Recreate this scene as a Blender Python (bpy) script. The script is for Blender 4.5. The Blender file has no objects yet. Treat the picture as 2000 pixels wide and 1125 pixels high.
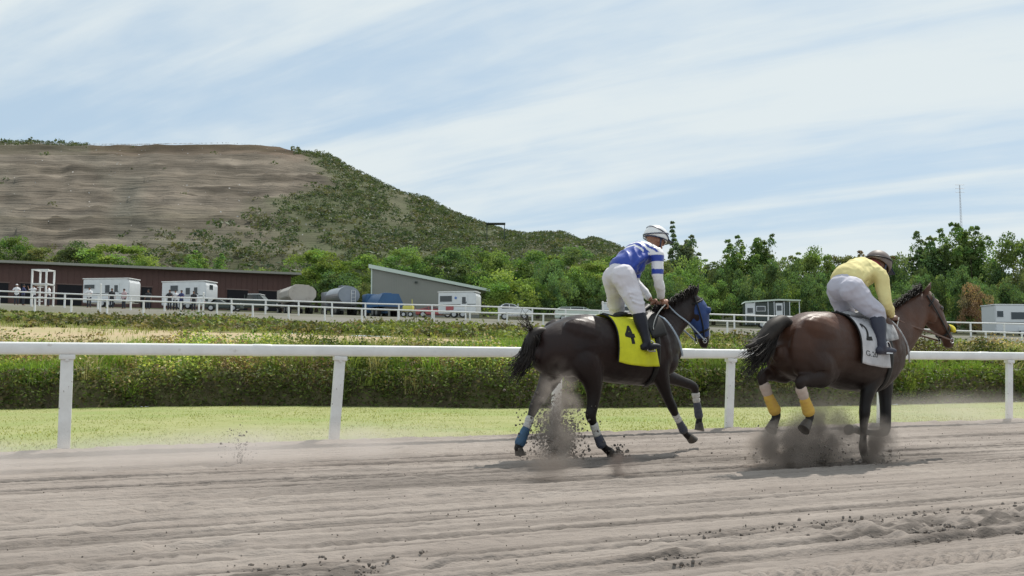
import bpy, bmesh, math, random
import numpy as np
from mathutils import Vector, Matrix, Euler, noise as mnoise

S = bpy.context.scene
COL = S.collection
rad = math.radians
# ------------------------------------------------------------------ camera, sky, sun, exposure
EYE, FPX, PITCH = 0.834, 1900.0, math.atan(158.5 / 1900.0)
CP, SP = math.cos(PITCH), math.sin(PITCH)
cam_d = bpy.data.cameras.new('camera'); cam = bpy.data.objects.new('camera', cam_d); COL.objects.link(cam)
cam.location = (0, 0, EYE); cam.rotation_euler = (rad(90) + PITCH, 0, 0)
cam_d.sensor_width = 36; cam_d.lens = 36 * FPX / 2000; cam_d.clip_end = 6000; cam_d.clip_start = 0.05
S.camera = cam
SUN_AZ, SUN_EL = rad(34), rad(55)       # azimuth clockwise from +Y (the view), elevation
sd = bpy.data.lights.new('sun', 'SUN'); sun = bpy.data.objects.new('sun', sd); COL.objects.link(sun)
sd.energy = 4.3; sd.angle = rad(0.6); sd.color = (1.0, 0.95, 0.87)
sv = Vector((math.sin(SUN_AZ) * math.cos(SUN_EL), math.cos(SUN_AZ) * math.cos(SUN_EL), math.sin(SUN_EL)))
sun.rotation_euler = (-sv).to_track_quat('-Z', 'Y').to_euler()
W = bpy.data.worlds.new('World'); S.world = W; W.use_nodes = True
nt = W.node_tree; nt.nodes.clear(); N_, L_ = nt.nodes.new, nt.links.new
bg = N_('ShaderNodeBackground'); out = N_('ShaderNodeOutputWorld'); L_(bg.outputs[0], out.inputs[0])
sky = N_('ShaderNodeTexSky'); sky.sky_type = 'NISHITA'; sky.sun_disc = False
sky.sun_elevation = SUN_EL; sky.sun_rotation = SUN_AZ; sky.dust_density = 1.5; sky.air_density = 1.0; sky.ozone_density = 1.0
bg.inputs[1].default_value = 0.10
tc = N_('ShaderNodeTexCoord'); sep = N_('ShaderNodeSeparateXYZ'); L_(tc.outputs['Generated'], sep.inputs[0])
def mth(op, a, b=None, c=None):
    n = N_('ShaderNodeMath'); n.operation = op
    for i, v in enumerate((a, b, c)):
        if v is None: continue
        if isinstance(v, (int, float)): n.inputs[i].default_value = v
        else: L_(v, n.inputs[i])
    return n.outputs[0]
zz = mth('ADD', mth('MAXIMUM', sep.outputs[2], 0.0), 0.16)
cx, cy = mth('DIVIDE', sep.outputs[0], zz), mth('DIVIDE', sep.outputs[1], zz)
# streak direction D on the cloud plane
dx, dy = -0.86, 0.51
al = mth('ADD', mth('MULTIPLY', cx, dx), mth('MULTIPLY', cy, dy))
ac = mth('ADD', mth('MULTIPLY', cx, -dy), mth('MULTIPLY', cy, dx))
def cloudnoise(sa, sc_, scale, detail, dist, off, rough=0.55):
    cb = N_('ShaderNodeCombineXYZ'); L_(mth('MULTIPLY', al, sa), cb.inputs[0]); L_(mth('MULTIPLY', ac, sc_), cb.inputs[1]); cb.inputs[2].default_value = off
    n = N_('ShaderNodeTexNoise'); n.inputs['Scale'].default_value = scale; n.inputs['Detail'].default_value = detail
    n.inputs['Distortion'].default_value = dist; n.inputs['Roughness'].default_value = rough; L_(cb.outputs[0], n.inputs['Vector']); return n.outputs[0]
n1 = cloudnoise(0.16, 0.75, 1.0, 4, 0.25, 6.01, .45)
n2 = cloudnoise(0.30, 2.2, 1.6, 6, 0.6, 10.8, .5)
n3 = cloudnoise(1.2, 2.6, 3.0, 6, 0.3, 1.3)
mix = mth('ADD', mth('ADD', mth('MULTIPLY', n1, 0.55), mth('MULTIPLY', n2, 0.38)), mth('MULTIPLY', n3, 0.13))
mr = N_('ShaderNodeMapRange'); mr.interpolation_type = 'SMOOTHSTEP'; L_(mix, mr.inputs[0])
mr.inputs[1].default_value = 0.41; mr.inputs[2].default_value = 0.575; mr.inputs[3].default_value = 0.18; mr.inputs[4].default_value = 0.95
mc = N_('ShaderNodeMix'); mc.data_type = 'RGBA'; L_(mr.outputs[0], mc.inputs['Factor'])
hs = N_('ShaderNodeMix'); hs.data_type = 'RGBA'; hs.blend_type = 'MIX'; hs.inputs['Factor'].default_value = 0.72
L_(sky.outputs[0], hs.inputs[6]); hs.inputs[7].default_value = (4.7, 6.55, 8.35, 1)
L_(hs.outputs[2], mc.inputs[6]); mc.inputs[7].default_value = (7.7, 8.4, 8.6, 1)
L_(mc.outputs[2], bg.inputs[0])
S.view_settings.view_transform = 'Standard'; S.view_settings.look = 'None'; S.view_settings.gamma = 1; S.view_settings.exposure = 0
S.view_settings.use_curve_mapping = False
try:
    S.cycles.use_denoising = True; S.cycles.max_bounces = 6; S.cycles.transparent_max_bounces = 8
    S.cycles.volume_bounces = 1; S.cycles.volume_step_rate = 1.0; S.cycles.sample_clamp_indirect = 4
except Exception: pass

# ------------------------------------------------------------------ helpers
def ray(px, py):
    u, v = (px - 1000) / FPX, (562.5 - py) / FPX
    return np.array([u, CP - v * SP, SP + v * CP])
def slope(py):
    v = (562.5 - np.asarray(py, float)) / FPX
    return (SP + v * CP) / (CP - v * SP)
def colx(px):  # X/Y of a photo column, near enough for any row
    return (px - 1000) / FPX / CP
def gr(px, py, z=0):
    r = ray(px, py); t = (z - EYE) / r[2]; return np.array([0, 0, EYE]) + r * t
def tag(o, label=None, cat=None, group=None, kind=None):
    if label: o['label'] = label
    if cat: o['category'] = cat
    if group: o['group'] = group
    if kind: o['kind'] = kind
    return o
def link(name, me, mat=None, parent=None, loc=None, rz=0):
    o = bpy.data.objects.new(name, me); COL.objects.link(o)
    if mat and me and not me.materials:
        for m in (mat if isinstance(mat, (list, tuple)) else [mat]): me.materials.append(m)
    if parent: o.parent = parent
    if loc is not None: o.location = loc
    if rz: o.rotation_euler.z = rz
    return o
def empty(name, loc, rz=0):
    o = bpy.data.objects.new(name, None); COL.objects.link(o); o.location = loc; o.rotation_euler.z = rz; o.empty_display_size = .2
    return o
def copy_tree(o, parent=None):
    c = o.copy(); COL.objects.link(c); c.parent = parent
    for ch in list(o.children): copy_tree(ch, c)
    return c
def npmesh(name, V, Fc, smooth=False, col=None, fattr=None):
    V = np.asarray(V, np.float32); Fc = np.asarray(Fc, np.int32); k = Fc.shape[1]
    me = bpy.data.meshes.new(name); me.vertices.add(len(V)); me.vertices.foreach_set('co', V.ravel())
    me.loops.add(Fc.size); me.loops.foreach_set('vertex_index', Fc.ravel()); me.polygons.add(len(Fc))
    me.polygons.foreach_set('loop_start', np.arange(0, Fc.size, k, dtype=np.int32))
    me.polygons.foreach_set('use_smooth', np.full(len(Fc), smooth, bool))
    me.update(calc_edges=True); me.validate()
    if col is not None:
        a = me.attributes.new('tint', 'FLOAT_COLOR', 'FACE' if len(col) == len(Fc) else 'POINT')
        c4 = np.ones((len(col), 4), np.float32); c4[:, :3] = col; a.data.foreach_set('color', c4.ravel())
    return me
class MB:
    def __init__(s): s.b = bmesh.new()
    def box(s, c, d, rot=None, bev=0):
        m = Matrix.Translation(c) @ (rot.to_matrix().to_4x4() if rot else Matrix()) @ Matrix.Diagonal((d[0], d[1], d[2], 1))
        r = bmesh.ops.create_cube(s.b, size=1, matrix=m)
        if bev:
            ed = {e for v in r['verts'] for e in v.link_edges}
            bmesh.ops.bevel(s.b, geom=list(ed), offset=bev, segments=2, affect='EDGES', profile=.6)
        return s
    def bar(s, a, b, w, h=None, n=0):
        a, b = Vector(a), Vector(b); d = b - a; q = d.to_track_quat('Z', 'Y')
        m = Matrix.Translation((a + b) / 2) @ q.to_matrix().to_4x4()
        if n: bmesh.ops.create_cone(s.b, cap_ends=True, segments=n, radius1=w, radius2=h if h is not None else w, depth=d.length, matrix=m)
        else: bmesh.ops.create_cube(s.b, size=1, matrix=m @ Matrix.Diagonal((w, h or w, d.length, 1)))
        return s
    def cyl(s, c, r, depth, axis='Y', n=20, r2=None):
        rot = {'Z': Matrix(), 'Y': Matrix.Rotation(rad(90), 4, 'X'), 'X': Matrix.Rotation(rad(90), 4, 'Y')}[axis]
        bmesh.ops.create_cone(s.b, cap_ends=True, segments=n, radius1=r, radius2=r if r2 is None else r2, depth=depth, matrix=Matrix.Translation(c) @ rot); return s
    def ball(s, c, r, n=16, rot=None):
        if isinstance(r, (int, float)): r = (r, r, r)
        m = Matrix.Translation(c) @ (rot.to_matrix().to_4x4() if rot else Matrix()) @ Matrix.Diagonal((r[0], r[1], r[2], 1))
        bmesh.ops.create_uvsphere(s.b, u_segments=n, v_segments=max(6, n // 2), radius=1, matrix=m); return s
    def prism(s, poly, y0, y1, axis='Y', bev=0):
        """polygon of (x,z) extruded along y"""
        f = (lambda p, q: (p[0], q, p[1])) if axis == 'Y' else (lambda p, q: (q, p[0], p[1]))
        a = [s.b.verts.new(f(p, y0)) for p in poly]; b = [s.b.verts.new(f(p, y1)) for p in poly]; n = len(poly)
        fs = [s.b.faces.new(a), s.b.faces.new(b[::-1])] + [s.b.faces.new((a[i], b[i], b[(i + 1) % n], a[(i + 1) % n])) for i in range(n)]
        bmesh.ops.recalc_face_normals(s.b, faces=fs)
        if bev: bmesh.ops.bevel(s.b, geom=list({e for f_ in fs for e in f_.edges}), offset=bev, segments=2, affect='EDGES')
        return s
    def loft(s, st, n=18, res=4, side=(0, 1, 0), caps=True, p=1.0):
        """st rows: x,y,z,r_up,r_side ; catmull-rom along the path"""
        st = np.array([list(r) if len(r) == 5 else list(r) + [r[3]] for r in st], float)
        P = [2 * st[0] - st[1]] + list(st) + [2 * st[-1] - st[-2]]; out_ = []
        for i in range(1, len(P) - 2):
            for k in range(res):
                t = k / res; a, b, c, d = P[i - 1:i + 3]
                out_.append(.5 * ((2 * b) + (c - a) * t + (2 * a - 5 * b + 4 * c - d) * t * t + (3 * b - a - 3 * c + d) * t ** 3))
        out_.append(st[-1]); o = np.array(out_); o[:, 3:] = np.maximum(o[:, 3:], .002)
        tg = np.gradient(o[:, :3], axis=0); tg /= np.linalg.norm(tg, axis=1)[:, None] + 1e-9
        if caps:
            a0, a1 = o[0].copy(), o[-1].copy(); pre, post = [], []
            for q in (.5, .87): 
                e = a1.copy(); e[:3] += tg[-1] * min(a1[3], a1[4]) * q * .9; e[3:] *= math.sqrt(1 - q * q); post.append(e)
                e = a0.copy(); e[:3] -= tg[0] * min(a0[3], a0[4]) * q * .9; e[3:] *= math.sqrt(1 - q * q); pre.insert(0, e)
            o = np.vstack([pre, o, post]); tg = np.vstack([[tg[0]] * 2, tg, [tg[-1]] * 2])
        sd_ = np.array(side, float); rings = []
        for q, t in zip(o, tg):
            sv_ = sd_ - t * np.dot(sd_, t); sv_ /= np.linalg.norm(sv_) + 1e-9; up = np.cross(sv_, t)
            ring = []
            for k in range(n):
                a = 2 * math.pi * k / n; ca, sa = math.cos(a), math.sin(a)
                ca = math.copysign(abs(ca) ** p, ca); sa = math.copysign(abs(sa) ** p, sa)
                ring.append(s.b.verts.new(q[:3] + sv_ * ca * q[4] + up * sa * q[3]))
            rings.append(ring)
        fs = []
        for A_, B_ in zip(rings, rings[1:]):
            for k in range(n): fs.append(s.b.faces.new((A_[k], A_[(k + 1) % n], B_[(k + 1) % n], B_[k])))
        fs.append(s.b.faces.new(rings[0][::-1])); fs.append(s.b.faces.new(rings[-1]))
        bmesh.ops.recalc_face_normals(s.b, faces=fs); return s
    def quad(s, *pts):
        s.b.faces.new([s.b.verts.new(p) for p in pts]); return s
    def build(s, name, mat=None, parent=None, smooth=False, loc=None, rz=0, angle=None):
        me = bpy.data.meshes.new(name); s.b.to_mesh(me); s.b.free()
        if smooth or angle:
            me.polygons.foreach_set('use_smooth', [True] * len(me.polygons))
            if angle: me.set_sharp_from_angle(angle=rad(angle))
        return link(name, me, mat, parent, loc, rz)
    def fuse(s, name, mat, parent=None, voxel=.012, it=4, fac=.5):
        """melt everything in the bmesh into one continuous skin"""
        me = bpy.data.meshes.new('tmp'); s.b.to_mesh(me); s.b.free()
        o = bpy.data.objects.new('tmp', me); COL.objects.link(o)
        r = o.modifiers.new('r', 'REMESH'); r.mode = 'VOXEL'; r.voxel_size = voxel; r.use_smooth_shade = True
        if it: m = o.modifiers.new('s', 'SMOOTH'); m.factor = fac; m.iterations = it
        dg = bpy.context.evaluated_depsgraph_get(); nm = bpy.data.meshes.new_from_object(o.evaluated_get(dg)); nm.name = name
        bpy.data.objects.remove(o); bpy.data.meshes.remove(me); nm.materials.clear()
        return link(name, nm, mat, parent)

def M(name, c1, c2=None, scale=4, rough=.8, bump=0, bscale=30, detail=5, metal=0, spec=.5, lo=.35, hi=.65, coords='Object', stretch=None, c3=None, s3=1, lo3=.5, hi3=.7, tint=False, transl=0, sheen=0, coat=0, rnd=0, bdist=.02):
    m = bpy.data.materials.new(name); m.use_nodes = True; t = m.node_tree; b = t.nodes['Principled BSDF']; new, ln = t.nodes.new, t.links.new
    b.inputs['Roughness'].default_value = rough; b.inputs['Metallic'].default_value = metal
    b.inputs['Specular IOR Level'].default_value = spec; b.inputs['Sheen Weight'].default_value = sheen; b.inputs['Coat Weight'].default_value = coat
    tcn = new('ShaderNodeTexCoord'); vec = tcn.outputs[coords]
    if stretch:
        mp = new('ShaderNodeMapping'); mp.inputs['Scale'].default_value = stretch[:3]
        if len(stretch) > 3: mp.inputs['Rotation'].default_value = (0, 0, stretch[3])
        mp.vector_type = 'TEXTURE' if False else 'POINT'; ln(vec, mp.inputs[0]); vec = mp.outputs[0]
    def nz(sc, d=detail, r_=.6):
        n = new('ShaderNodeTexNoise'); n.inputs['Scale'].default_value = sc; n.inputs['Detail'].default_value = d; n.inputs['Roughness'].default_value = r_; ln(vec, n.inputs['Vector']); return n.outputs[0]
    def rng(src, a, c):
        r = new('ShaderNodeMapRange'); ln(src, r.inputs[0]); r.inputs[1].default_value = a; r.inputs[2].default_value = c; return r.outputs[0]
    def mixc(f, a, c, bt='MIX'):
        x = new('ShaderNodeMix'); x.data_type = 'RGBA'; x.blend_type = bt
        if isinstance(f, float): x.inputs['Factor'].default_value = f
        else: ln(f, x.inputs['Factor'])
        for i, q in ((6, a), (7, c)):
            if isinstance(q, tuple): x.inputs[i].default_value = (*q, 1)
            else: ln(q, x.inputs[i])
        return x.outputs[2]
    c = c1
    if c2: c = mixc(rng(nz(scale), lo, hi), c1, c2)
    if c3: c = mixc(rng(nz(s3, 3), lo3, hi3), c, c3)
    if tint:
        at = new('ShaderNodeAttribute'); at.attribute_name = 'tint'
        c = mixc(1.0, c if not isinstance(c, tuple) else c, at.outputs[0], 'MULTIPLY')
    if rnd:
        oi = new('ShaderNodeObjectInfo'); h = new('ShaderNodeHueSaturation')
        r1 = new('ShaderNodeMapRange'); ln(oi.outputs['Random'], r1.inputs[0]); r1.inputs[3].default_value = 1 - rnd; r1.inputs[4].default_value = 1 + rnd
        ln(r1.outputs[0], h.inputs['Value'])
        if isinstance(c, tuple): h.inputs['Color'].default_value = (*c, 1)
        else: ln(c, h.inputs['Color'])
        c = h.outputs[0]
    if isinstance(c, tuple): b.inputs['Base Color'].default_value = (*c, 1)
    else: ln(c, b.inputs['Base Color'])
    if bump:
        bp = new('ShaderNodeBump'); bp.inputs['Strength'].default_value = bump; bp.inputs['Distance'].default_value = bdist; ln(nz(bscale, 6), bp.inputs['Height']); ln(bp.outputs[0], b.inputs['Normal'])
    if transl:
        tr = new('ShaderNodeBsdfTranslucent'); ms = new('ShaderNodeMixShader'); ms.inputs[0].default_value = transl
        if isinstance(c, tuple): tr.inputs[0].default_value = (*c, 1)
        else:
            g = mixc(1.0, c, (1.3, 1.35, .6), 'MULTIPLY'); ln(g, tr.inputs[0])
        o = t.nodes['Material Output']; ln(b.outputs[0], ms.inputs[1]); ln(tr.outputs[0], ms.inputs[2]); ln(ms.outputs[0], o.inputs[0])
    return m

def crease(o, amp, sc, st=(1, 1, 1), ridge=True, seed=0.0):
    """push the skin in and out along its normals: folds of cloth, swells of muscle"""
    me = o.data; n = len(me.vertices); co = np.zeros(n * 3, np.float32); me.vertices.foreach_get('co', co); co = co.reshape(-1, 3)
    no = np.zeros(n * 3, np.float32); me.vertex_normals.foreach_get('vector', no); no = no.reshape(-1, 3); d = np.empty(n, np.float32)
    for i, p in enumerate(co):
        v = mnoise.noise(Vector((p[0] * sc * st[0] + seed, p[1] * sc * st[1], p[2] * sc * st[2]))); v2 = mnoise.noise(Vector((p[0] * sc * 2.3 * st[0], p[1] * sc * 2.3 * st[1] + seed, p[2] * sc * 2.3 * st[2])))
        d[i] = (1 - abs(v) * 3.2) * .7 + (.5 - abs(v2)) * .5 if ridge else v + v2 * .35
    co = co + no * d[:, None] * amp; me.vertices.foreach_set('co', co.ravel()); me.update()
def fbm(x, y, sc, oct_=5, seed=0, gain=.5):
    """numpy value noise"""
    x = np.asarray(x, float) * sc; y = np.asarray(y, float) * sc; r = np.zeros(np.broadcast(x, y).shape); amp = 1; tot = 0
    for k in range(oct_):
        xi, yi = np.floor(x).astype(np.int64), np.floor(y).astype(np.int64); fx, fy = x - xi, y - yi
        fx, fy = fx * fx * (3 - 2 * fx), fy * fy * (3 - 2 * fy)
        def h(a, b):
            v = (a * 374761393 + b * 668265263 + (seed + k) * 1274126177) & 0x7fffffff
            v = ((v ^ (v >> 13)) * 1274126177) & 0x7fffffff
            return ((v ^ (v >> 16)) & 0xffffff) / 0xffffff
        r += amp * ((h(xi, yi) * (1 - fx) + h(xi + 1, yi) * fx) * (1 - fy) + (h(xi, yi + 1) * (1 - fx) + h(xi + 1, yi + 1) * fx) * fy)
        tot += amp; amp *= gain; x, y = x * 2.03 + 5.1, y * 2.03 + 3.7
    return r / tot
def grid_faces(nr, nc):
    i = np.arange(nr - 1)[:, None] * nc + np.arange(nc - 1)[None, :]
    return np.stack([i, i + 1, i + nc + 1, i + nc], -1).reshape(-1, 4)
def leaf_quads(C, size, rng_, up=0.0, asp=.6):
    n = len(C); a = rng_.normal(size=(n, 3)); a[:, 2] *= .6; a /= np.linalg.norm(a, axis=1)[:, None] + 1e-9
    b = np.cross(a, rng_.normal(size=(n, 3)) + np.array([0, 0, up])); b /= np.linalg.norm(b, axis=1)[:, None] + 1e-9
    s_ = np.asarray(size) * rng_.uniform(.6, 1.3, n); s_ = s_[:, None]
    V = np.stack([C - a * s_, C + b * s_ * asp - a * s_ * .1, C + a * s_, C - b * s_ * asp - a * s_ * .1], 1).reshape(-1, 3)
    return V, np.arange(4 * n).reshape(-1, 4)
def blade_tris(B, h, w, rng_, lean=.35):
    """B base points; thin grass blades, two-segment"""
    n = len(B); ang = rng_.uniform(0, 2 * math.pi, n); d = np.stack([np.cos(ang), np.sin(ang), np.zeros(n)], 1); sd_ = np.stack([-np.sin(ang), np.cos(ang), np.zeros(n)], 1)
    tw = rng_.uniform(0, math.pi, n); sd_ = np.stack([np.cos(tw), np.sin(tw), np.zeros(n)], 1)
    h = np.asarray(h) * rng_.uniform(.5, 1.2, n); w = np.asarray(w) * np.ones(n); l_ = rng_.uniform(0, lean, n) * h
    up = np.array([0, 0, 1.0])
    m = B + up * (h * .55)[:, None] + d * (l_ * .35)[:, None]; t = B + up * (h * (1 - .25 * l_ / h))[:, None] + d * l_[:, None]
    V = np.stack([B - sd_ * w[:, None], B + sd_ * w[:, None], m + sd_ * w[:, None] * .8, m - sd_ * w[:, None] * .8, t, t + sd_ * w[:, None] * .05], 1).reshape(-1, 3)
    i = np.arange(n)[:, None] * 6
    Fq = np.concatenate([i + [0, 1, 2, 3], i + [3, 2, 5, 4]], 0)
    return V, Fq

# ------------------------------------------------------------------ rail line, terrain heights
RA = gr(124, 887); TD = gr(1968, 826) - RA; TD /= np.linalg.norm(TD); ND = np.array([-TD[1], TD[0], 0])
KPX = [-600, 0, 500, 1000, 1500, 2000, 2600]
YB = [19.6, 20.2, 22.3, 20.7, 21.4, 24.6, 26.5]
NEAR_TOP = ([0, 178, 460, 740, 950, 1150, 1400, 1540, 1850, 1990], [578, 583.5, 592, 602.7, 609.5, 613.7, 625, 630, 644, 649])
FAR_TOP = ([0, 178, 460, 740, 950, 1100, 1400, 1540, 1850, 1990], [567, 574, 583, 592, 597, 603, 612.5, 617, 628, 631])
def pyl(tab, px, add=0):
    xs, ys = tab; px = np.asarray(px, float)
    v = np.interp(px, xs, ys)
    v = np.where(px < 0, ys[0] + (px) * .03, v); v = np.where(px > xs[-1], ys[-1] + (px - xs[-1]) * .03, v)
    return v + add
def row_defs(px):
    I = lambda ys: np.interp(px, KPX, ys)
    yb = np.interp(px, KPX, YB); Z = lambda Y, py: EYE + Y * slope(py)
    w1, w2 = fbm(px * 1.0, px * 0, .013, 3, 111), fbm(px * 1.0, px * 0, .02, 3, 112)
    return [(yb, 0 * yb), (yb + .08 + .75 * w1 ** 2, .30 + .55 * w2), (yb + .9 + .3 * w1, .72 + .2 * w2), (yb + 3, 0 * yb + 1.02), (30 + 0 * yb, Z(30, I([676, 676, 678, 682, 690, 697, 700]))),
            (42 + 0 * yb, Z(42, I([636, 641, 653, 666, 676, 684, 690]))), (62 + 0 * yb, Z(62, I([607, 616, 634, 648, 662, 681, 690]))),
            (70 + 0 * yb, Z(70, pyl(NEAR_TOP, px, 30))), (76 + 0 * yb, Z(76, pyl(FAR_TOP, px, 28))),
            (95 + 0 * yb, Z(95, pyl(FAR_TOP, px, 26.5))), (130 + 0 * yb, Z(130, pyl(FAR_TOP, px, 22))), (200 + 0 * yb, Z(200, pyl(FAR_TOP, px, 20))), (420 + 0 * yb, Z(200, pyl(FAR_TOP, px, 20)) + 6)]
def zt(X, Y):
    """ground height of the infield"""
    X, Y = np.asarray(X, float), np.asarray(Y, float); px = 1000 + X / np.maximum(Y, 15) * FPX * CP
    px = np.clip(px, -1500, 3500); R = row_defs(px); z = np.zeros(np.broadcast(X, Y).shape)
    for (y0, z0), (y1, z1) in zip(R, R[1:]):
        k = (Y - y0) / (y1 - y0); z = np.where((Y >= y0), z0 + (z1 - z0) * np.clip(k, 0, 1), z)
    return z
def onground(px, Y):
    X = colx(px) * Y; return Vector((X, Y, float(zt(X, Y))))
# ------------------------------------------------------------------ materials of the setting
TR = -math.atan2(TD[1], TD[0])
m_dirt = M('harrowed_dirt', (.275, .238, .212), (.345, .303, .272), scale=2.0, rough=.95, bump=.5, bscale=60, c3=(.30, .25, .22), s3=.8, lo3=.55, hi3=.8, spec=.2, bdist=.01)
m_turf = M('dry_turf', (.265, .285, .112), (.33, .338, .155), scale=1.6, rough=.95, bump=.5, bscale=40, c3=(.24, .29, .10), s3=.35, lo3=.45, hi3=.65, spec=.15)
m_bank = M('bank_soil', (.11, .09, .062), (.15, .14, .075), scale=1.5, rough=.95, bump=.6, bscale=12, spec=.1)
m_sand = M('tan_soil', (.45, .34, .23), (.37, .32, .18), scale=.35, rough=.95, bump=.3, bscale=10, spec=.1, stretch=(.35, 1, 1))
m_yard = M('pale_yard', (.20, .19, .17), (.15, .15, .11), scale=.2, rough=.95, spec=.1, bump=.2, bscale=3, stretch=(.3, 1, 1))
m_field = M('weedy_ground', (.17, .18, .07), (.22, .19, .10), scale=.5, rough=.95, spec=.1, bump=.4, bscale=6)
m_plant = M('plant_leaf', (1, 1, 1), (.75, .78, .7), scale=.8, rough=.6, spec=.25, tint=True, transl=.3)
m_grass = M('grass_blade', (1, 1, 1), (.8, .85, .7), scale=.6, rough=.6, spec=.2, tint=True, transl=.3)
m_white = M('white_paint', (.80, .80, .79), (.70, .70, .69), scale=3, rough=.4, bump=.05, bscale=60, c3=(.52, .49, .45), s3=7, lo3=.66, hi3=.78)
m_hill = M('landfill_soil', (.132, .113, .090), (.20, .172, .140), scale=.035, rough=1, spec=.05, bump=.8, bscale=.5, c3=(.10, .09, .065), s3=.02, lo3=.5, hi3=.66, tint=True, stretch=(.12, .3, 2.4), bdist=2)

# ------------------------------------------------------------------ dirt track (relief in the mesh)
def track_mesh():
    t = np.concatenate([np.arange(-7, 8.5, .03), np.arange(8.5, 19, .06)]); n = np.arange(-8.6, .12, .0165)
    T_, N2 = np.meshgrid(t, n, indexing='ij')
    z = np.zeros_like(T_)
    wob = .03 * (fbm(T_, N2 * 0, .35, 3, 1) - .5) * 2
    nn = N2 + wob
    # harrow furrows of uneven strength
    for per, amp, sd_ in ((.08, .008, 3), (.15, .007, 4), (.9, .004, 7)):
        a = np.clip((fbm(T_ * .07, N2 * 1.3, 1.0, 3, sd_) - .33) * 3, 0, 1)
        z += amp * a * np.sin(2 * math.pi * nn / per + 3 * fbm(N2, T_ * .05, 1.5, 2, sd_ + 20))
    z += .008 * (fbm(T_ * .12, N2, 1.2, 3, 11) - .5) * 2 + .026 * (fbm(T_ * .03, N2 + T_ * .004, 9, 4, 14) - .5) * 2
    z += .006 * (fbm(T_ * .8, N2, 26, 2, 15) - .5) * 2 + .006 * (fbm(T_ * 1.0, N2, 12, 3, 12) - .5) * 2 * np.clip(fbm(T_, N2, .8, 3, 13) * 2.2 - .5, 0, 1)
    # sharp wheel-made lines
    for n0, d_, w_ in ((-3.05, .018, .03), (-3.3, .012, .025), (-4.15, .026, .03), (-4.9, .02, .035), (-5.6, .018, .04), (-5.25, .012, .03), (-2.2, .014, .04), (-6.45, .012, .03)):
        z -= 1.9 * d_ * np.exp(-((nn - n0 - .02 * np.sin(T_ * .7 + n0)) / w_) ** 2) * (.4 + fbm(T_, N2 * 0 + n0, 2.5, 3, 31))
    lr = np.random.default_rng(99); lines = np.zeros_like(T_); serr = .8 + .2 * np.sin(2 * math.pi * T_ / .075 + 9 * N2)
    for c0 in np.concatenate([np.linspace(-8.4, -3.9, 24) + lr.normal(0, .05, 24), lr.uniform(-3.9, -.5, 10)]):
        w_ = lr.uniform(.016, .034) * (1 + max(0, c0 + 5) * .25); k_ = np.clip(fbm(T_ * .13 + c0, N2 * 0, 1.0, 3, 33) * 3.4 - .8, 0, 1) * lr.uniform(.45, 1)
        g_ = np.exp(-((nn - c0 - .03 * np.sin(T_ * .35 + c0 * 3)) / w_) ** 2) * k_ * serr; lines += g_; z -= .030 * g_; z += .012 * np.exp(-((nn - c0 - .035 - .03 * np.sin(T_ * .35 + c0 * 3)) / .02) ** 2) * k_
    # tyre print with chevron lugs in the near corner
    q = nn + 7.5; tz = np.exp(-(q / .14) ** 4); z -= .02 * tz; z += .03 * tz * (np.sin(2 * math.pi * (T_ / .09 + np.abs(q) * 5)) > .1)
    q2 = nn + 7.72; z += .022 * np.exp(-(q2 / .05) ** 2)
    # churned strip of damp clods
    ch = np.exp(-((nn + 6.8 + .25 * (fbm(T_, N2 * 0, .8, 2, 45) - .5)) / .26) ** 4) * np.clip(fbm(T_ * .9, N2, 1.1, 2, 41) * 4.5 - 1.75, 0, 1)
    z += .11 * ch * (fbm(T_, N2, 9, 4, 42) - .4)
    rr = np.random.default_rng(5)
    hoof = [(.45, -5.7), (.62, -5.72), (.76, -6.1), (.85, -6.14), (.48, -4.46), (.62, -4.4), (-.1, -4.2), (-.25, -4.25), (1.1, -4.3), (2.23, -4.5), (2.84, -4.72), (3.0, -4.7), (1.22, -6.55), (1.4, -6.6), (.1, -6.1), (-1.0, -3.6), (-.2, -4.6), (.2, -5.0), (.9, -3.2), (2.6, -3.4), (3.4, -3.2), (5.1, -3.0), (-1.4, -2.2), (4.5, -4.4), (8, -2.1), (1.2, -2.0), (6.3, -4.0)]
    hoof += [(rr.uniform(-6, 15), rr.uniform(-4.6, -.6)) for _ in range(26)]
    for (a, b) in hoof:
        d2 = ((T_ - a) / .10) ** 2 + ((N2 - b) / .065) ** 2; k = rr.uniform(.5, 1.0)
        z += k * (-.045 * np.exp(-d2 * 1.4) + .009 * np.exp(-((np.sqrt(d2) - 1.5) / .45) ** 2))
    # loose berm under the rail
    z += .05 * np.exp(-((N2 + .12) / .22) ** 2) * (.5 + fbm(T_, N2, 3, 4, 51)) + .02 * np.exp(-((N2 + .1) / .3) ** 2) * fbm(T_, N2, 16, 2, 52)
    z -= .05 * np.clip((N2 + .0) / .12, 0, 1)
    # far side of the fine mesh sinks to the coarse sheet
    P = np.stack([T_, N2, z], -1)
    dark = np.clip(ch * np.clip((fbm(T_ * .7, N2, 11, 4, 43) - .46) * 9, .25, 2.0), 0, 1.3) + np.clip(-z * 10 - .25, 0, .5) * .0
    shade_churn = np.exp(-((nn + 3.35) / .72) ** 8) * np.clip(fbm(T_ * .35, N2 * 1.6, 1.2, 4, 77) * 3 - .75, 0, 1) * np.clip((T_ - .5) / 1.5, 0, 1) * np.clip((9.5 - T_) / 2, 0, 1)  # shadow band under the horses painted into the dirt tint, with loosened soil
    groove = sum(np.exp(-((nn - n0 - .02 * np.sin(T_ * .7 + n0)) / .035) ** 2) for n0 in (-3.05, -4.15, -4.9, -5.25, -5.6, -6.45, -2.2)) * np.clip(fbm(T_ * .8, N2, 2.0, 3, 79) * 3 - 1, 0, 1)
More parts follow.
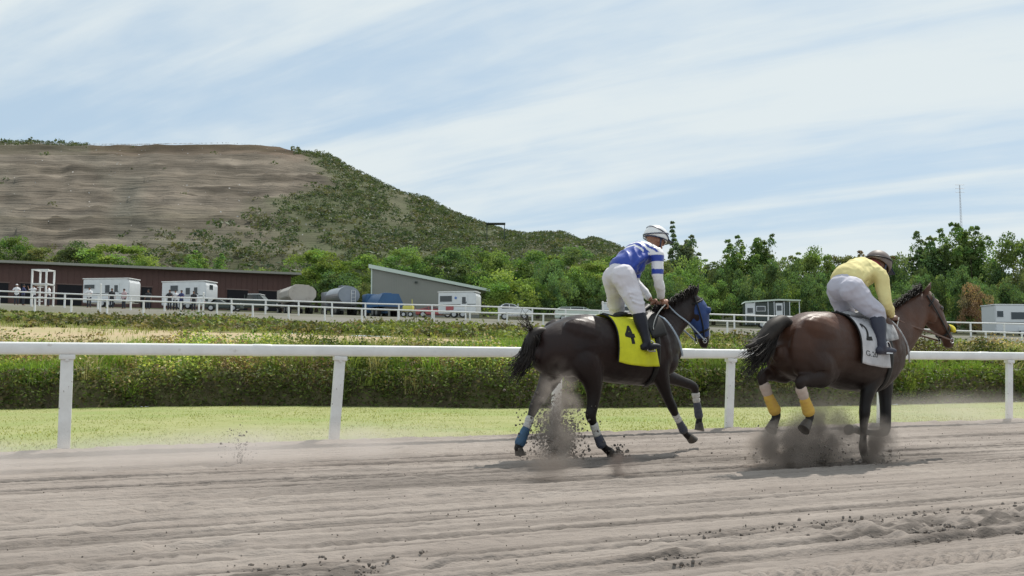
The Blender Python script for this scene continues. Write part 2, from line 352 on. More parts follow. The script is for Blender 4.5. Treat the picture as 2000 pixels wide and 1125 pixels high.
    fine = np.clip((fbm(T_ * .03, N2 + T_ * .004, 9, 4, 14) - .5) * -5 + (fbm(T_ * .05, N2, 26, 2, 18) - .5) * 2.2, 0, 1)
    dark = np.clip(dark * 1.25 + .38 * fine + .50 * shade_churn + .35 * groove + 1.0 * lines, 0, 1)
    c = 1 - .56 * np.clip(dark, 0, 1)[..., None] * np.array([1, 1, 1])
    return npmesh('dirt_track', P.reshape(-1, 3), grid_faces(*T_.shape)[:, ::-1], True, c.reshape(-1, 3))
m_dirt2 = M('track_dirt', (.255, .22, .195), (.34, .297, .265), scale=2.4, rough=.95, bump=1, bscale=48, c3=(.225, .192, .170), s3=1.2, lo3=.52, hi3=.75, spec=.15, tint=True, bdist=.012, stretch=(.4, 1, 1))
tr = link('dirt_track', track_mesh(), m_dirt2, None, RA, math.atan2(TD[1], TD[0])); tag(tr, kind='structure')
def track_at(t, n, z=0): return Vector(RA + TD * t + ND * n + np.array([0, 0, z]))
b = MB()
c = [track_at(-70, -22, -.06), track_at(90, -22, -.06), track_at(90, -.02, -.06), track_at(-70, -.02, -.06)]
b.quad(*c); tag(b.build('track_base', m_dirt), kind='structure')
# side sheets of the track beyond the fine mesh
for t0, t1 in ((-70, -6.95), (18.9, 90)):
    b = MB(); b.quad(track_at(t0, -8.6, -.008), track_at(t1, -8.6, -.008), track_at(t1, .0, -.008), track_at(t0, .0, -.008)); tag(b.build('track_stretch', m_dirt), kind='structure')

# ------------------------------------------------------------------ turf, bank, flat, far ground: one sheet in four materials
def sheet(name, mat, ya, yb_, nrow, xs=np.linspace(-1500, 3500, 260), amp=.0, fs=1., seed=0, dz=0):
    V = []
    PX = np.asarray(xs, float)
    for k in range(nrow):
        f = k / (nrow - 1); Y = ya(PX) * (1 - f) + yb_(PX) * f; X = colx(PX) * Y
        z = zt(X, Y) + amp * (fbm(X, Y, fs, 4, seed) - .5) * 2 + dz; V.append(np.stack([X, Y, z], 1))
    return tag(link(name, npmesh(name, np.concatenate(V), grid_faces(nrow, len(PX)), True), mat), kind='structure')
ybf = lambda px: np.interp(px, KPX, YB)
def turf_mesh():
    t = np.concatenate([np.linspace(-60, -8, 30), np.arange(-7.9, 24, .12), np.linspace(24.2, 90, 40)]); f = np.linspace(0, 1, 110)
    T_, F_ = np.meshgrid(t, f, indexing='ij'); n1_ = 34
    P = RA[None, None] + T_[..., None] * TD + (F_[..., None] * n1_ - .02) * ND
    X, Y = P[..., 0], P[..., 1]
    # clip the far edge at the bank foot
    px = np.clip(1000 + X / np.maximum(Y, 5) * FPX * CP, -600, 2600); lim = ybf(px) + .1
    k = np.minimum(1, np.maximum(0, (lim - (RA[1] + T_ * TD[1])) / (ND[1] * n1_ * np.maximum(F_, 1e-3))))
    P = RA[None, None] + T_[..., None] * TD + (F_[..., None] * n1_ * k[..., None] - .02) * ND
    X, Y = P[..., 0], P[..., 1]
    P[..., 2] = .012 + .03 * (fbm(X, Y, .5, 3, 3) - .5) + .022 * (fbm(X, Y, 3, 3, 4) - .5)
    return npmesh('turf', P.reshape(-1, 3), grid_faces(*T_.shape)[:, ::-1], True)
tag(link('turf', turf_mesh(), m_turf), kind='structure')
sheet('weedy_bank', m_bank, lambda p: ybf(p), lambda p: ybf(p) + 3.2, 24, amp=.05, fs=2, seed=5, dz=.0)
sheet('tan_flat', m_sand, lambda p: ybf(p) + 3.19, lambda p: 0 * p + 44, 20, amp=.06, fs=.3, seed=6)
sheet('upper_bank', m_field, lambda p: 0 * p + 43.99, lambda p: 0 * p + 69, 30, amp=.08, fs=.5, seed=7)
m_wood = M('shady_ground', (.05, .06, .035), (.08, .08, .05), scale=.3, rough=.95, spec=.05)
sheet('far_track_ground', m_yard, lambda p: 0 * p + 68.99, lambda p: np.interp(p, [1000, 1200], [100, 86]), 12)
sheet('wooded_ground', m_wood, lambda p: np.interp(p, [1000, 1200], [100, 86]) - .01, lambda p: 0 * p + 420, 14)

# ------------------------------------------------------------------ landfill hill
CR = ([-1500, -600, 0, 80, 150, 250, 440, 540, 575, 640, 680, 720, 780, 830, 880, 930, 985, 1030, 1065, 1100, 1135, 1160, 1200, 1250, 1400, 1700, 2600, 3600],
      [330, 275, 279, 280, 284, 285, 282, 289, 296, 305, 328, 347, 377, 387, 414, 433, 452, 459, 456, 456, 472, 466, 479, 505, 540, 570, 600, 610])
def hill_pt(px, s):
    crest = np.interp(px, *CR); f = np.sin(s * math.pi / 2) ** 1.05; py = 604 + (crest - 604) * f
    Y = 185 + 400 * s * np.interp(px, [600, 1100, 1700], [1, .8, .6]); X = colx(px) * Y
    return X, Y, EYE + Y * slope(py), py
def soilness(px, py):
    edge = np.interp(py, [270, 293, 330, 362, 380, 395, 440, 480, 530], [560, 578, 620, 655, 590, 505, 512, 530, 560])
    g = np.clip((px - edge) / np.interp(py, [300, 380, 420], [25, 60, 150]) + .5, 0, 1)
    low = np.clip((py - 415) / 90, 0, 1) * np.clip((px - 120) / 330, .15, 1) * .75
    return np.clip(np.maximum(g, low), 0, 1)
def hill():
    PX = np.linspace(-1400, 3400, 560); Sg = np.linspace(0, 1, 170); P_, S_ = np.meshgrid(PX, Sg, indexing='xy')
    X, Y, Z, PY = hill_pt(P_, S_)
    gmask = soilness(P_, PY)
    ter = (np.abs(((PY + 9 * fbm(P_, PY * 0, .006, 3, 61)) / 21.0) % 1 - .5) * 2)      # benches of the tip face
    env = np.sin(np.pi * np.clip(S_, 0, 1)) ** .5
    Z += (1 - gmask) * env * (ter ** 4 * 3.2) + env * 1.7 * (fbm(P_, PY * 2.5, .02, 5, 62) - .5) + (1 - gmask) * env * 1.1 * (fbm(P_ * .25, PY * 2.2, .12, 4, 63) - .5) * 2
    Y = Y - env * 5 * (fbm(P_, PY, .013, 4, 64) - .5) * 2
    # back slope
    bx, by, bz = X[-1] * 1.5, Y[-1] + 420, Z[-1] * .3
    V = np.concatenate([np.stack([X, Y, Z], -1).reshape(-1, 3), np.stack([bx, by, bz], -1)])
    tn = np.ones((*P_.shape, 3)); g = (gmask * (.45 + .9 * fbm(P_, PY * 2, .03, 4, 65)))[..., None].clip(0, 1)
    tn = tn * (1 - g) + g * np.array([.52, .68, .47])
    band = (fbm(P_ * .05, PY + 8 * fbm(P_, PY * 0, .008, 3, 68), .22, 4, 66)[..., None] - .5) * 1.5
    tn = tn * (1 + band * (1 - gmask[..., None]))
    topband = np.clip((PY - np.interp(P_, *CR)) / 25, 0, 1)[..., None]; red = (1 - topband) * (1 - gmask[..., None]) * ((P_ > 170)[..., None])
    tn = tn * (1 - .35 * red) * (1 + red * np.array([.18, -.02, -.08]))
    grey = np.clip((fbm(P_, PY, .008, 3, 67) - .45) * 4, 0, 1)[..., None] * (1 - gmask[..., None]) * .5
    tn = tn * (1 - grey) + grey * np.array([.85, .98, 1.0])
    tn = np.concatenate([tn.reshape(-1, 3), np.ones((len(PX), 3)) * .7])
    o = link('hill', npmesh('hill', V, grid_faces(171, len(PX)), True, tn), m_hill); tag(o, kind='structure')
    return o
hill()
RNG = np.random.default_rng(11)
def clump_shell(centers, radii, per, leaf, rng_, flat=.75, core=.0):
    n = len(centers); idx = np.repeat(np.arange(n), per); d = rng_.normal(size=(len(idx), 3)); d /= np.linalg.norm(d, axis=1)[:, None]
    d[:, 2] = np.where(d[:, 2] < -.3, -d[:, 2], d[:, 2]); rr = rng_.uniform(.45, 1.05, len(idx))[:, None] * np.asarray(radii)[idx][:, None]
    d[:, 2] *= flat; Cc = centers[idx] + d * rr
    V, Fq = leaf_quads(Cc, np.asarray(leaf)[idx] if np.ndim(leaf) else leaf, rng_); return V, Fq, idx
def hill_scrub():
    n = 30000; px = RNG.uniform(-500, 1900, n); s = RNG.uniform(0.02, 1, n) ** .9; X, Y, Z, PY = hill_pt(px, s)
    g = soilness(px, PY); den = g * np.clip(fbm(px, PY * 2, .018, 4, 71) * 2.6 - .45, 0.04, 1); den = np.where(g < .12, .004, den)
    crest = (PY - np.interp(px, *CR)) < 7; den = np.where(crest & ((px < 160) | (px > 570)), .6, den)
    keep = RNG.random(n) < den; X, Y, Z, px, PY = X[keep], Y[keep], Z[keep], px[keep], PY[keep]
    r = RNG.uniform(.7, 2.1, len(X)) * np.where(RNG.random(len(X)) < .12, 1.7, 1); r = np.where(((PY - np.interp(px, *CR)) < 7) & (px > 660), np.minimum(r, 1.6), r)
    V, Fq, idx = clump_shell(np.stack([X, Y, Z + r * .35], 1), r, 24, r * .24, RNG)
    base = np.array([[.085, .118, .062], [.11, .135, .075], [.07, .10, .055], [.14, .14, .09]])[RNG.integers(0, 4, len(X))]
    o = link('hillside_scrub', npmesh('hillside_scrub', V, Fq, False, base[idx] * RNG.uniform(.8, 1.25, (len(idx), 1))), m_plant)
    tag(o, 'olive and dark green scrub bushes scattered over the hillside', 'scrub', kind='stuff')
    # pale rubbish blown over the tip
    n = 1500; px = np.concatenate([RNG.normal(120, 70, n // 3), RNG.normal(290, 60, n // 3), RNG.uniform(-300, 640, n // 3)]); s = np.concatenate([RNG.uniform(.86, .955, n // 3), RNG.uniform(.985, 1, n // 3), RNG.uniform(.3, 1, n // 3)])
    ok = px < 640; X, Y, Z, PY = hill_pt(px[ok], s[ok])
    V, Fq = leaf_quads(np.stack([X, Y, Z + 1.0], 1), .36, RNG); o = link('litter', npmesh('litter', V, Fq), M('pale_litter', (.6, .58, .56), (.42, .40, .40), rough=.8, scale=.1))
    tag(o, 'pale scraps of rubbish strewn along the top of the brown hill', 'litter', kind='stuff')
hill_scrub()

# ------------------------------------------------------------------ weeds
def col_pick(n, cols, w):
    return np.array(cols)[RNG.choice(len(cols), n, p=np.array(w) / sum(w))] * RNG.uniform(.75, 1.25, (n, 1))
def bank_weeds():
    Vs, Fs, Cs = [], [], []; base = 0
    def add(V, F_, c):
        nonlocal base
        Vs.append(V); Fs.append(F_ + base); Cs.append(c); base += len(V)
    n = 60000; px = RNG.uniform(-350, 2350, n); d = RNG.uniform(.14, 4.4, n) ** 1.0; Y = ybf(px) + d; X = colx(px) * Y; z = zt(X, Y)
    lush = fbm(X, Y * .7, .42, 3, 81); bright = np.interp(px, [0, 350, 620, 760, 1000, 1120, 1500, 2000, 2400], [.0, .05, .05, .32, .30, .12, .22, -.08, -.05]); lu = lush + bright * .6
    dry = fbm(X, Y, .9, 3, 82)
    # grass blades where lush
    k = (lu > .5) & (d > .3); B = np.stack([X, Y, z], 1)[k]; B = np.repeat(B, 3, 0) + RNG.normal(0, .05, (3 * k.sum(), 3)) * [1, 1, 0]
    hh = np.repeat(np.clip(.25 + .8 * (lu[k] - .5), .15, .62), 3)
    V, F_ = blade_tris(B, hh, .009, RNG, .8); c = col_pick(len(B), [(.19, .31, .06), (.29, .42, .09), (.36, .42, .13)], [3, 3, 1]); add(V, F_, np.concatenate([c, c]))
    # leafy weeds elsewhere
    k = (RNG.random(n) < np.where(lu > .56, .10, .34)); B = np.stack([X, Y, z], 1)[k]; hw = np.clip((-.05 + .95 * fbm(B[:, 0], B[:, 1], 1.2, 3, 83)) * (.35 + 1.5 * fbm(B[:, 0], B[:, 1], .35, 2, 87)), .07, .85)
    per = 9; idx = np.repeat(np.arange(len(B)), per); off = RNG.normal(0, 1, (len(idx), 3)) * [.11, .11, .0]; off[:, 2] = RNG.uniform(.0, 1.0, len(idx)) * hw[idx]
    bk = fbm(B[:, 0], B[:, 1], .28, 3, 97)[:, None]; c0 = (.38 + 1.5 * np.clip(bk * 2.2 - .6, 0, 1)) * np.where((dry[k] + np.interp(px[k], [0, 320, 520, 1300, 1800], [.10, .06, -.05, -.02, .08]) + RNG.normal(0, .05, k.sum()) > .52)[:, None], col_pick(k.sum(), [(.22, .15, .10), (.42, .34, .22), (.17, .13, .08)], [1, 1, 2]), col_pick(k.sum(), [(.13, .19, .05), (.08, .12, .04), (.26, .30, .08), (.42, .42, .15)], [3, 3, 3, 1.5]))
    V, F_ = leaf_quads(B[idx] + off, .042, RNG, asp=.5); add(V, F_, c0[idx])
    big = fbm(X, Y, .22, 3, 97)
    # dead stalks
    m_ = 5500; px2 = RNG.uniform(-350, 2350, m_); d2 = RNG.uniform(.2, 4.4, m_); Y2 = ybf(px2) + d2; X2 = colx(px2) * Y2; B = np.stack([X2, Y2, zt(X2, Y2)], 1)
    V, F_ = blade_tris(B, RNG.uniform(.25, .75, m_), .006, RNG, .5); c = col_pick(m_, [(.30, .25, .16), (.20, .14, .09), (.38, .36, .22)], [2, 2, 1]); add(V, F_, np.concatenate([c, c]))
    # separate tussocks that break the outline
    m_ = 230; px4 = RNG.uniform(-350, 2350, m_); d4 = RNG.uniform(.1, 3.6, m_); Y4 = ybf(px4) + d4; X4 = colx(px4) * Y4; r4 = np.repeat(np.arange(m_), 70); B = np.stack([X4, Y4, zt(X4, Y4)], 1)[r4] + RNG.normal(0, .10, (len(r4), 3)) * [1, 1, 0]
    h4 = RNG.uniform(.3, .75, m_)[r4]; V, F_ = blade_tris(B, h4, .010, RNG, .9); c4 = col_pick(m_, [(.26, .38, .08), (.36, .42, .13), (.40, .35, .2), (.13, .18, .05)], [2, 2, 1.3, 2])[r4]; add(V, F_, np.concatenate([c4, c4]))
    # overhanging fringe at the undercut foot
    m_ = 26000; px3 = RNG.uniform(-350, 2350, m_); Y3 = ybf(px3) + RNG.uniform(-.15, .7, m_) * fbm(px3, px3 * 0, .03, 3, 121); X3 = colx(px3) * Y3; z3 = RNG.uniform(0, .85, m_)
    V, F_ = leaf_quads(np.stack([X3, Y3 - .1, z3], 1), .05, RNG, asp=.4); add(V, F_, col_pick(m_, [(.12, .16, .05), (.15, .12, .07), (.08, .085, .04), (.19, .22, .08)], [2, 1, 2, 1]))
    me = npmesh('bank_weeds', np.concatenate(Vs), np.concatenate(Fs), False, np.concatenate(Cs))
    tag(link('bank_weeds', me, m_grass), 'tangled green and brown weeds covering the low bank behind the rail', 'weeds', kind='stuff')
bank_weeds()
def flat_weeds():
    Vs, Fs, Cs = [], [], []; base = 0
    def add(V, F_, c):
        nonlocal base
        Vs.append(V); Fs.append(F_ + base); Cs.append(c); base += len(V)
    # upper bank thicket
    n = 9500; px = RNG.uniform(-300, 2300, n); Y = RNG.uniform(43.5, 69, n); X = colx(px) * Y; z = zt(X, Y)
    f = fbm(X, Y * .6, .16, 4, 91); k = RNG.random(n) < np.clip(f * 3.0 - .9, .10, 1); X, Y, z, f, px = X[k], Y[k], z[k], f[k], px[k]
    r = RNG.uniform(.12, .36, len(X)) * (.2 + 1.6 * f ** 1.5) * np.where(RNG.random(len(X)) < .10, 1.7, 1) * np.where(px > 1350, .55, 1) * np.clip((69.5 - Y) / 5, .35, 1)
    V, F_, idx = clump_shell(np.stack([X, Y, z + r * .45], 1), r, 15, .10, RNG, flat=1.0)
    hue = fbm(X, Y, .3, 3, 92) + np.interp(px, [0, 400, 1400, 1700], [-.08, 0, .02, .16])
    c0 = np.where((hue > .5)[:, None], col_pick(len(X), [(.19, .24, .075), (.27, .30, .10), (.13, .17, .06)], [2, 2, 3]), col_pick(len(X), [(.12, .13, .06), (.19, .16, .09), (.28, .23, .14), (.09, .10, .045)], [3, 3, 2, 2]))
    add(V, F_, c0[idx] * RNG.uniform(.8, 1.2, (len(idx), 1)))
    # grass of the flat and the slope
    n = 52000; px = RNG.uniform(-300, 2300, n); Y = RNG.uniform(24.2, 68, n); X = colx(px) * Y
    k = RNG.random(n) < np.where(Y < 43, np.clip(fbm(X, Y, .25, 3, 93) * 3 - 1.25 + np.interp(px, [0, 500, 1300, 1600], [-.6, -.1, .3, 1]), .02, 1), 1); X, Y, px = X[k], Y[k], px[k]
    B = np.stack([X, Y, zt(X, Y)], 1); V, F_ = blade_tris(B, .14 + .16 * fbm(X, Y, .4, 2, 94), .014, RNG, .7)
    c = col_pick(len(X), [(.24, .29, .08), (.33, .34, .13), (.38, .33, .18)], [2, 2, 1]); add(V, F_, np.concatenate([c, c]))
    me = npmesh('field_weeds', np.concatenate(Vs), np.concatenate(Fs), False, np.concatenate(Cs))
    tag(link('field_weeds', me, m_grass), 'patchy scrubby weeds on the rising ground below the far white rails', 'weeds', kind='stuff')
flat_weeds()
def turf_grass():
    n = 60000; t = RNG.uniform(-7, 22, n); u = RNG.uniform(0, 1, n) ** 1.6 * 13; P = RA[None] + t[:, None] * TD + u[:, None] * ND
    px = 1000 + P[:, 0] / P[:, 1] * FPX * CP; ok = (P[:, 1] < ybf(px) + .05) & (px > -300) & (px < 2300); P = P[ok]; P[:, 2] = .0
    V, F_ = blade_tris(P, .035, .006, RNG, 1.0); c = col_pick(len(P), [(.36, .37, .15), (.41, .40, .19), (.31, .34, .12)], [2, 2, 1])
    # rough fringe along the dirt edge
    m_ = 2500; t = RNG.uniform(-7, 22, m_); Q = RA[None] + t[:, None] * TD + RNG.normal(.06, .05, (m_, 1)) * ND; Q[:, 2] = 0
    V2, F2 = blade_tris(Q, .06, .006, RNG, 1.0); c2 = col_pick(m_, [(.33, .35, .13), (.40, .36, .2)], [1, 1])
    me = npmesh('turf_grass', np.concatenate([V, V2]), np.concatenate([F_, F2 + len(V)]), False, np.concatenate([c, c, c2, c2]))
    tag(link('turf_grass', me, m_grass), 'short yellow green grass growing on the mown strip behind the rail', 'grass', kind='stuff')
turf_grass()
def clods():
    n = 13000; t = np.concatenate([RNG.uniform(-6, 16, n - 8000), RNG.uniform(-1, 9, 8000)]); nn = np.concatenate([RNG.uniform(-8, -.1, n - 8000), RNG.normal(-6.8, .2, 8000)])
    dens = fbm(t * .9, nn, 1.1, 2, 41); keep = np.concatenate([np.ones(n - 8000, bool), dens[-8000:] > .47]); t, nn = t[keep], nn[keep]; near = np.arange(n)[keep] >= n - 8000
    r = np.where(near, .003 + .010 * RNG.uniform(0, 1, len(t)) ** 3, RNG.uniform(.002, .006, len(t)))
    bm = bmesh.new(); bmesh.ops.create_icosphere(bm, subdivisions=1, radius=1); V0 = np.array([v.co[:] for v in bm.verts]); F0 = np.array([[v.index for v in f.verts] for f in bm.faces]); bm.free()
    P = RA[None] + t[:, None] * TD + nn[:, None] * ND; P[:, 2] = r * .4
    V = P[:, None, :] + V0[None] * r[:, None, None] * RNG.uniform(.6, 1.25, (len(t), len(V0), 1)) * RNG.uniform(.6, 1.3, (len(t), 1, 3)) ; F_ = (F0[None] + np.arange(len(t))[:, None, None] * len(V0)).reshape(-1, 3)
    c = np.repeat(np.where(near[:, None], RNG.uniform(.45, .8, (len(t), 1)), RNG.uniform(.6, 1.0, (len(t), 1))) * np.ones((1, 3)), len(F0), 0)
    tag(link('dirt_clods', npmesh('dirt_clods', V.reshape(-1, 3), F_, True, c), m_dirt2), 'loose dark and pale clods lying on the raked dirt track', 'dirt', kind='stuff')
clods()
# ------------------------------------------------------------------ near rail
def px_on_rail(px):
    r = ray(px, 700); a = r[0] / r[1]; return (a * RA[1] - RA[0]) / (TD[0] - a * TD[1])
m_postw = M('scuffed_white_paint', (.80, .80, .79), (.66, .65, .63), scale=4, rough=.5, bump=.1, bscale=60, c3=(.25, .22, .19), s3=26, lo3=.66, hi3=.72)
rail_t = [-2.74, 0.0, 2.73, 5.46, 8.06, 10.75, 13.42, 16.1]
HD = math.atan2(TD[1], TD[0])
nr = empty('rail_fence', track_at(0, 0), HD)
tag(nr, 'near white running rail on single posts crossing the whole picture behind the horses', 'rail')
b = MB(); b.loft([(x, 0, 1.037, .062, .05) for x in np.linspace(-16, 34, 40)], n=16, res=1, p=.55); b.build('rail', m_white, nr, angle=50)
b = MB()
for k in range(-2, 5):
    x = k * 5.49 + 1.9; j_ = MB(); j_.loft([(x - .09, 0, 1.037, .066, .054), (x + .09, 0, 1.037, .066, .054)], n=16, res=1, p=.55); j_.build('rail_joint', m_white, nr, angle=50)
pm = None
for i, t in enumerate([-8.2, -5.5] + rail_t + [18.8, 21.5, 24.2, 27]):
    lean = 0 if abs(t) < .1 else .062
    if i == 0 or pm is None:
        b = MB(); b.box((0, 0, .48), (.118, .055, 1.02), bev=.012); b.box((0, -.002, .955), (.15, .085, .05), bev=.01); b.box((0, -.036, .93), (.03, .012, .03)); post = b.build('post', m_postw, nr, angle=40); pm = post
    else: post = pm.copy(); COL.objects.link(post)
    post.location = (t - (lean * .5), 0, 0); post.rotation_euler = (0, lean, 0)

# ------------------------------------------------------------------ the two far white rails
def far_rail(Y, tab, add, sp, x0, label, seed):
    rng_ = random.Random(seed); root = empty('rail_fence', (0, Y, 0)); tag(root, label, 'rail', 'white rails of the far track')
    st = []; px = -260
    pts = []
    while px < 2300:
        X = colx(px) * Y; z = float(zt(X, Y)); pts.append((px, X, z)); px += 30
    top = [(X, 0, EYE + Y * float(slope(pyl(tab, p, 1.6))), .055, .045) for p, X, z in pts]
    MB().loft(top, n=8, res=1).build('rail', m_white, root, smooth=True)
    px = x0; me = None
    while px < 2250:
        X = colx(px) * Y; z0 = float(zt(X, Y)); zt_ = EYE + Y * float(slope(pyl(tab, px, 2)))
        if me is None:
            b = MB(); b.box((0, 0, .5), (.12, .1, 1), bev=.01); o = b.build('post', m_white, root); me = o
        else: o = me.copy(); COL.objects.link(o); o.parent = root
        o.location = (X, 0, z0 - .25); o.scale = (1, 1, zt_ - z0 + .25); o.rotation_euler = (0, rng_.uniform(-.02, .02), 0)
        px += sp + rng_.uniform(-1.5, 1.5)
far_rail(76, FAR_TOP, 28, 65.5, -200, 'upper and farther of the two thin white rails in front of the parked trailers', 1)
far_rail(70, NEAR_TOP, 30, 71, -215, 'lower and nearer of the two thin white rails above the weedy bank', 2)

# ------------------------------------------------------------------ trees
m_leaf = M('tree_leaf', (1, 1, 1), (.55, .6, .5), scale=.35, rough=.8, spec=.1, tint=True, transl=.36, rnd=.16, lo=.3, hi=.7)
m_bark = M('bark', (.10, .075, .055), (.16, .13, .10), scale=2, rough=.95, bump=.6, bscale=8)
def crown_mesh(seed, style):
    """unit scale: about 10 m tall; returns mesh"""
    r = np.random.default_rng(seed); Cs, Rs = [], []
    if style == 'round':
        for _ in range(46):
            d = r.normal(size=3); d /= np.linalg.norm(d); q = r.uniform(.45, 1) ** .6
            c = np.array([d[0] * 3.6 * q, d[1] * 3.6 * q, 6.1 + d[2] * 3.1 * q]); 
            if c[2] < 2.4: c[2] += 1.2
            Cs.append(c); Rs.append(r.uniform(.75, 1.55))
        per, leaf = 190, .155
    elif style == 'tall':
        for _ in range(17):
            a = r.uniform(0, 6.28); rr = r.uniform(.1, 3.2); h = r.uniform(6.6, 10.0) * (1 - rr * .05); z = h
            k = 0
            while z > 1.5:
                Cs.append(np.array([math.cos(a) * rr * (.5 + .5 * z / h) + r.normal(0, .22), math.sin(a) * rr + r.normal(0, .22), z])); Rs.append(min(.34 + k * .16, 1.2) * r.uniform(.7, 1.3)); z -= .46 + .05 * k; k += 1
        per, leaf = 80, .135
    elif style == 'spire':
        z = 9.9; k = 0
        while z > .8:
            rad_ = .12 + (9.9 - z) * .24
            for a in r.uniform(0, 6.28, 2 + int(rad_ * 3.2)):
                q = r.uniform(.35, 1) * rad_; Cs.append(np.array([math.cos(a) * q, math.sin(a) * q, z - q * .22])); Rs.append(.26 + .22 * rad_ * r.uniform(.6, 1.2))
            z -= .42; k += 1
        per, leaf = 60, .11
    elif style == 'bush':
        for _ in range(40):
            a = r.uniform(0, 6.28); q = math.sqrt(r.uniform(0, 1)) * 4.2; z = r.uniform(.12, 1) * (6.6 - .6 * q) 
            Cs.append(np.array([math.cos(a) * q, math.sin(a) * q, z])); Rs.append(r.uniform(.8, 1.7))
        per, leaf = 180, .16
    Cs = np.array(Cs); Rs = np.array(Rs); V, F_, idx = clump_shell(Cs, Rs, per, leaf, r, flat=.8)
    tn = r.uniform(.7, 1.3, (len(Cs), 1))[idx] * r.uniform(.75, 1.25, (len(idx), 1)) * np.ones((1, 3)); tn[:, 0] *= r.uniform(.85, 1.2, len(Cs))[idx]
    return npmesh('crown', V, F_, False, tn)
def trunk_mesh(seed, style):
    r = random.Random(seed); b = MB(); top = {'spire': 8.6, 'tall': 6.0}.get(style, 5.0)
    pts = [(0, 0, -.6, .26), (.05, 0, 1, .2), (.1 * r.uniform(-1, 1), .1, top * .5, .14), (.2 * r.uniform(-1, 1), 0, top, .03)]
    b.loft(pts, n=7, res=3)
    for k in range(6):
        a = r.uniform(0, 6.28); z = top * r.uniform(.25, .6); L = r.uniform(1.6, 2.9) * (.5 if style == 'spire' else 1)
        b.loft([(0, 0, z, .1), (math.cos(a) * L * .5, math.sin(a) * L * .5, z + L * .45, .065), (math.cos(a) * L, math.sin(a) * L, z + L * 1.1, .02)], n=5, res=2)
    me = bpy.data.meshes.new('trunk'); b.b.to_mesh(me); b.b.free(); me.polygons.foreach_set('use_smooth', [True] * len(me.polygons)); return me
_G = 1.55
LEAFC = {'mid': (.125, .185, .065), 'dark': (.10, .145, .065), 'bright': (.165, .232, .07), 'olive': (.16, .18, .085), 'grey': (.15, .19, .115), 'brown': (.22, .155, .105)}
LM = {}
def leafmat(k):
    if k not in LM:
        m = m_leaf.copy(); m.name = k + '_leaf'; t = m.node_tree
        c = tuple(v * _G for v in LEAFC[k])
        for n in t.nodes:
            if n.type == 'MIX' and n.blend_type == 'MIX' and n.data_type == 'RGBA':
                n.inputs[6].default_value = (*c, 1); n.inputs[7].default_value = (c[0] * .62, c[1] * .68, c[2] * .7, 1); break
        LM[k] = m
    return LM[k]
CM, TM = {}, {}
def plant_tree(kind, px, top, width, Y, style, tint, label, cat='tree', group=None, var=0):
    top = top - (8 if style in ('tall',) else 0); root_p = onground(px, Y); h = EYE + Y * float(slope(top)) - root_p.z; wpx = width / FPX * Y
    key = (style, var, tint)
    if key not in CM:
        base = (style, var)
        if base not in CM: CM[base] = crown_mesh(100 + var * 7 + len(style), style); TM[base] = trunk_mesh(var + 3, style)
        me = CM[base].copy(); me.materials.clear(); me.materials.append(leafmat(tint)); CM[key] = me
        TM[base].materials.clear(); TM[base].materials.append(m_bark)
    nat_h = {'round': 10.4, 'tall': 10.2, 'spire': 10.1, 'bush': 7.0}[style]; nat_w = {'round': 9.2, 'tall': 7.4, 'spire': 5.0, 'bush': 10}[style]
    root = empty(kind, root_p, random.Random(int(px * 7 + top)).uniform(0, 6.28)); root.scale = (wpx / nat_w, wpx / nat_w, h / nat_h)
    tag(root, label, cat, group)
    link('crown', CM[key], None, root)
    if style != 'bush': link('trunk', TM[(style, var)], None, root)
    return root
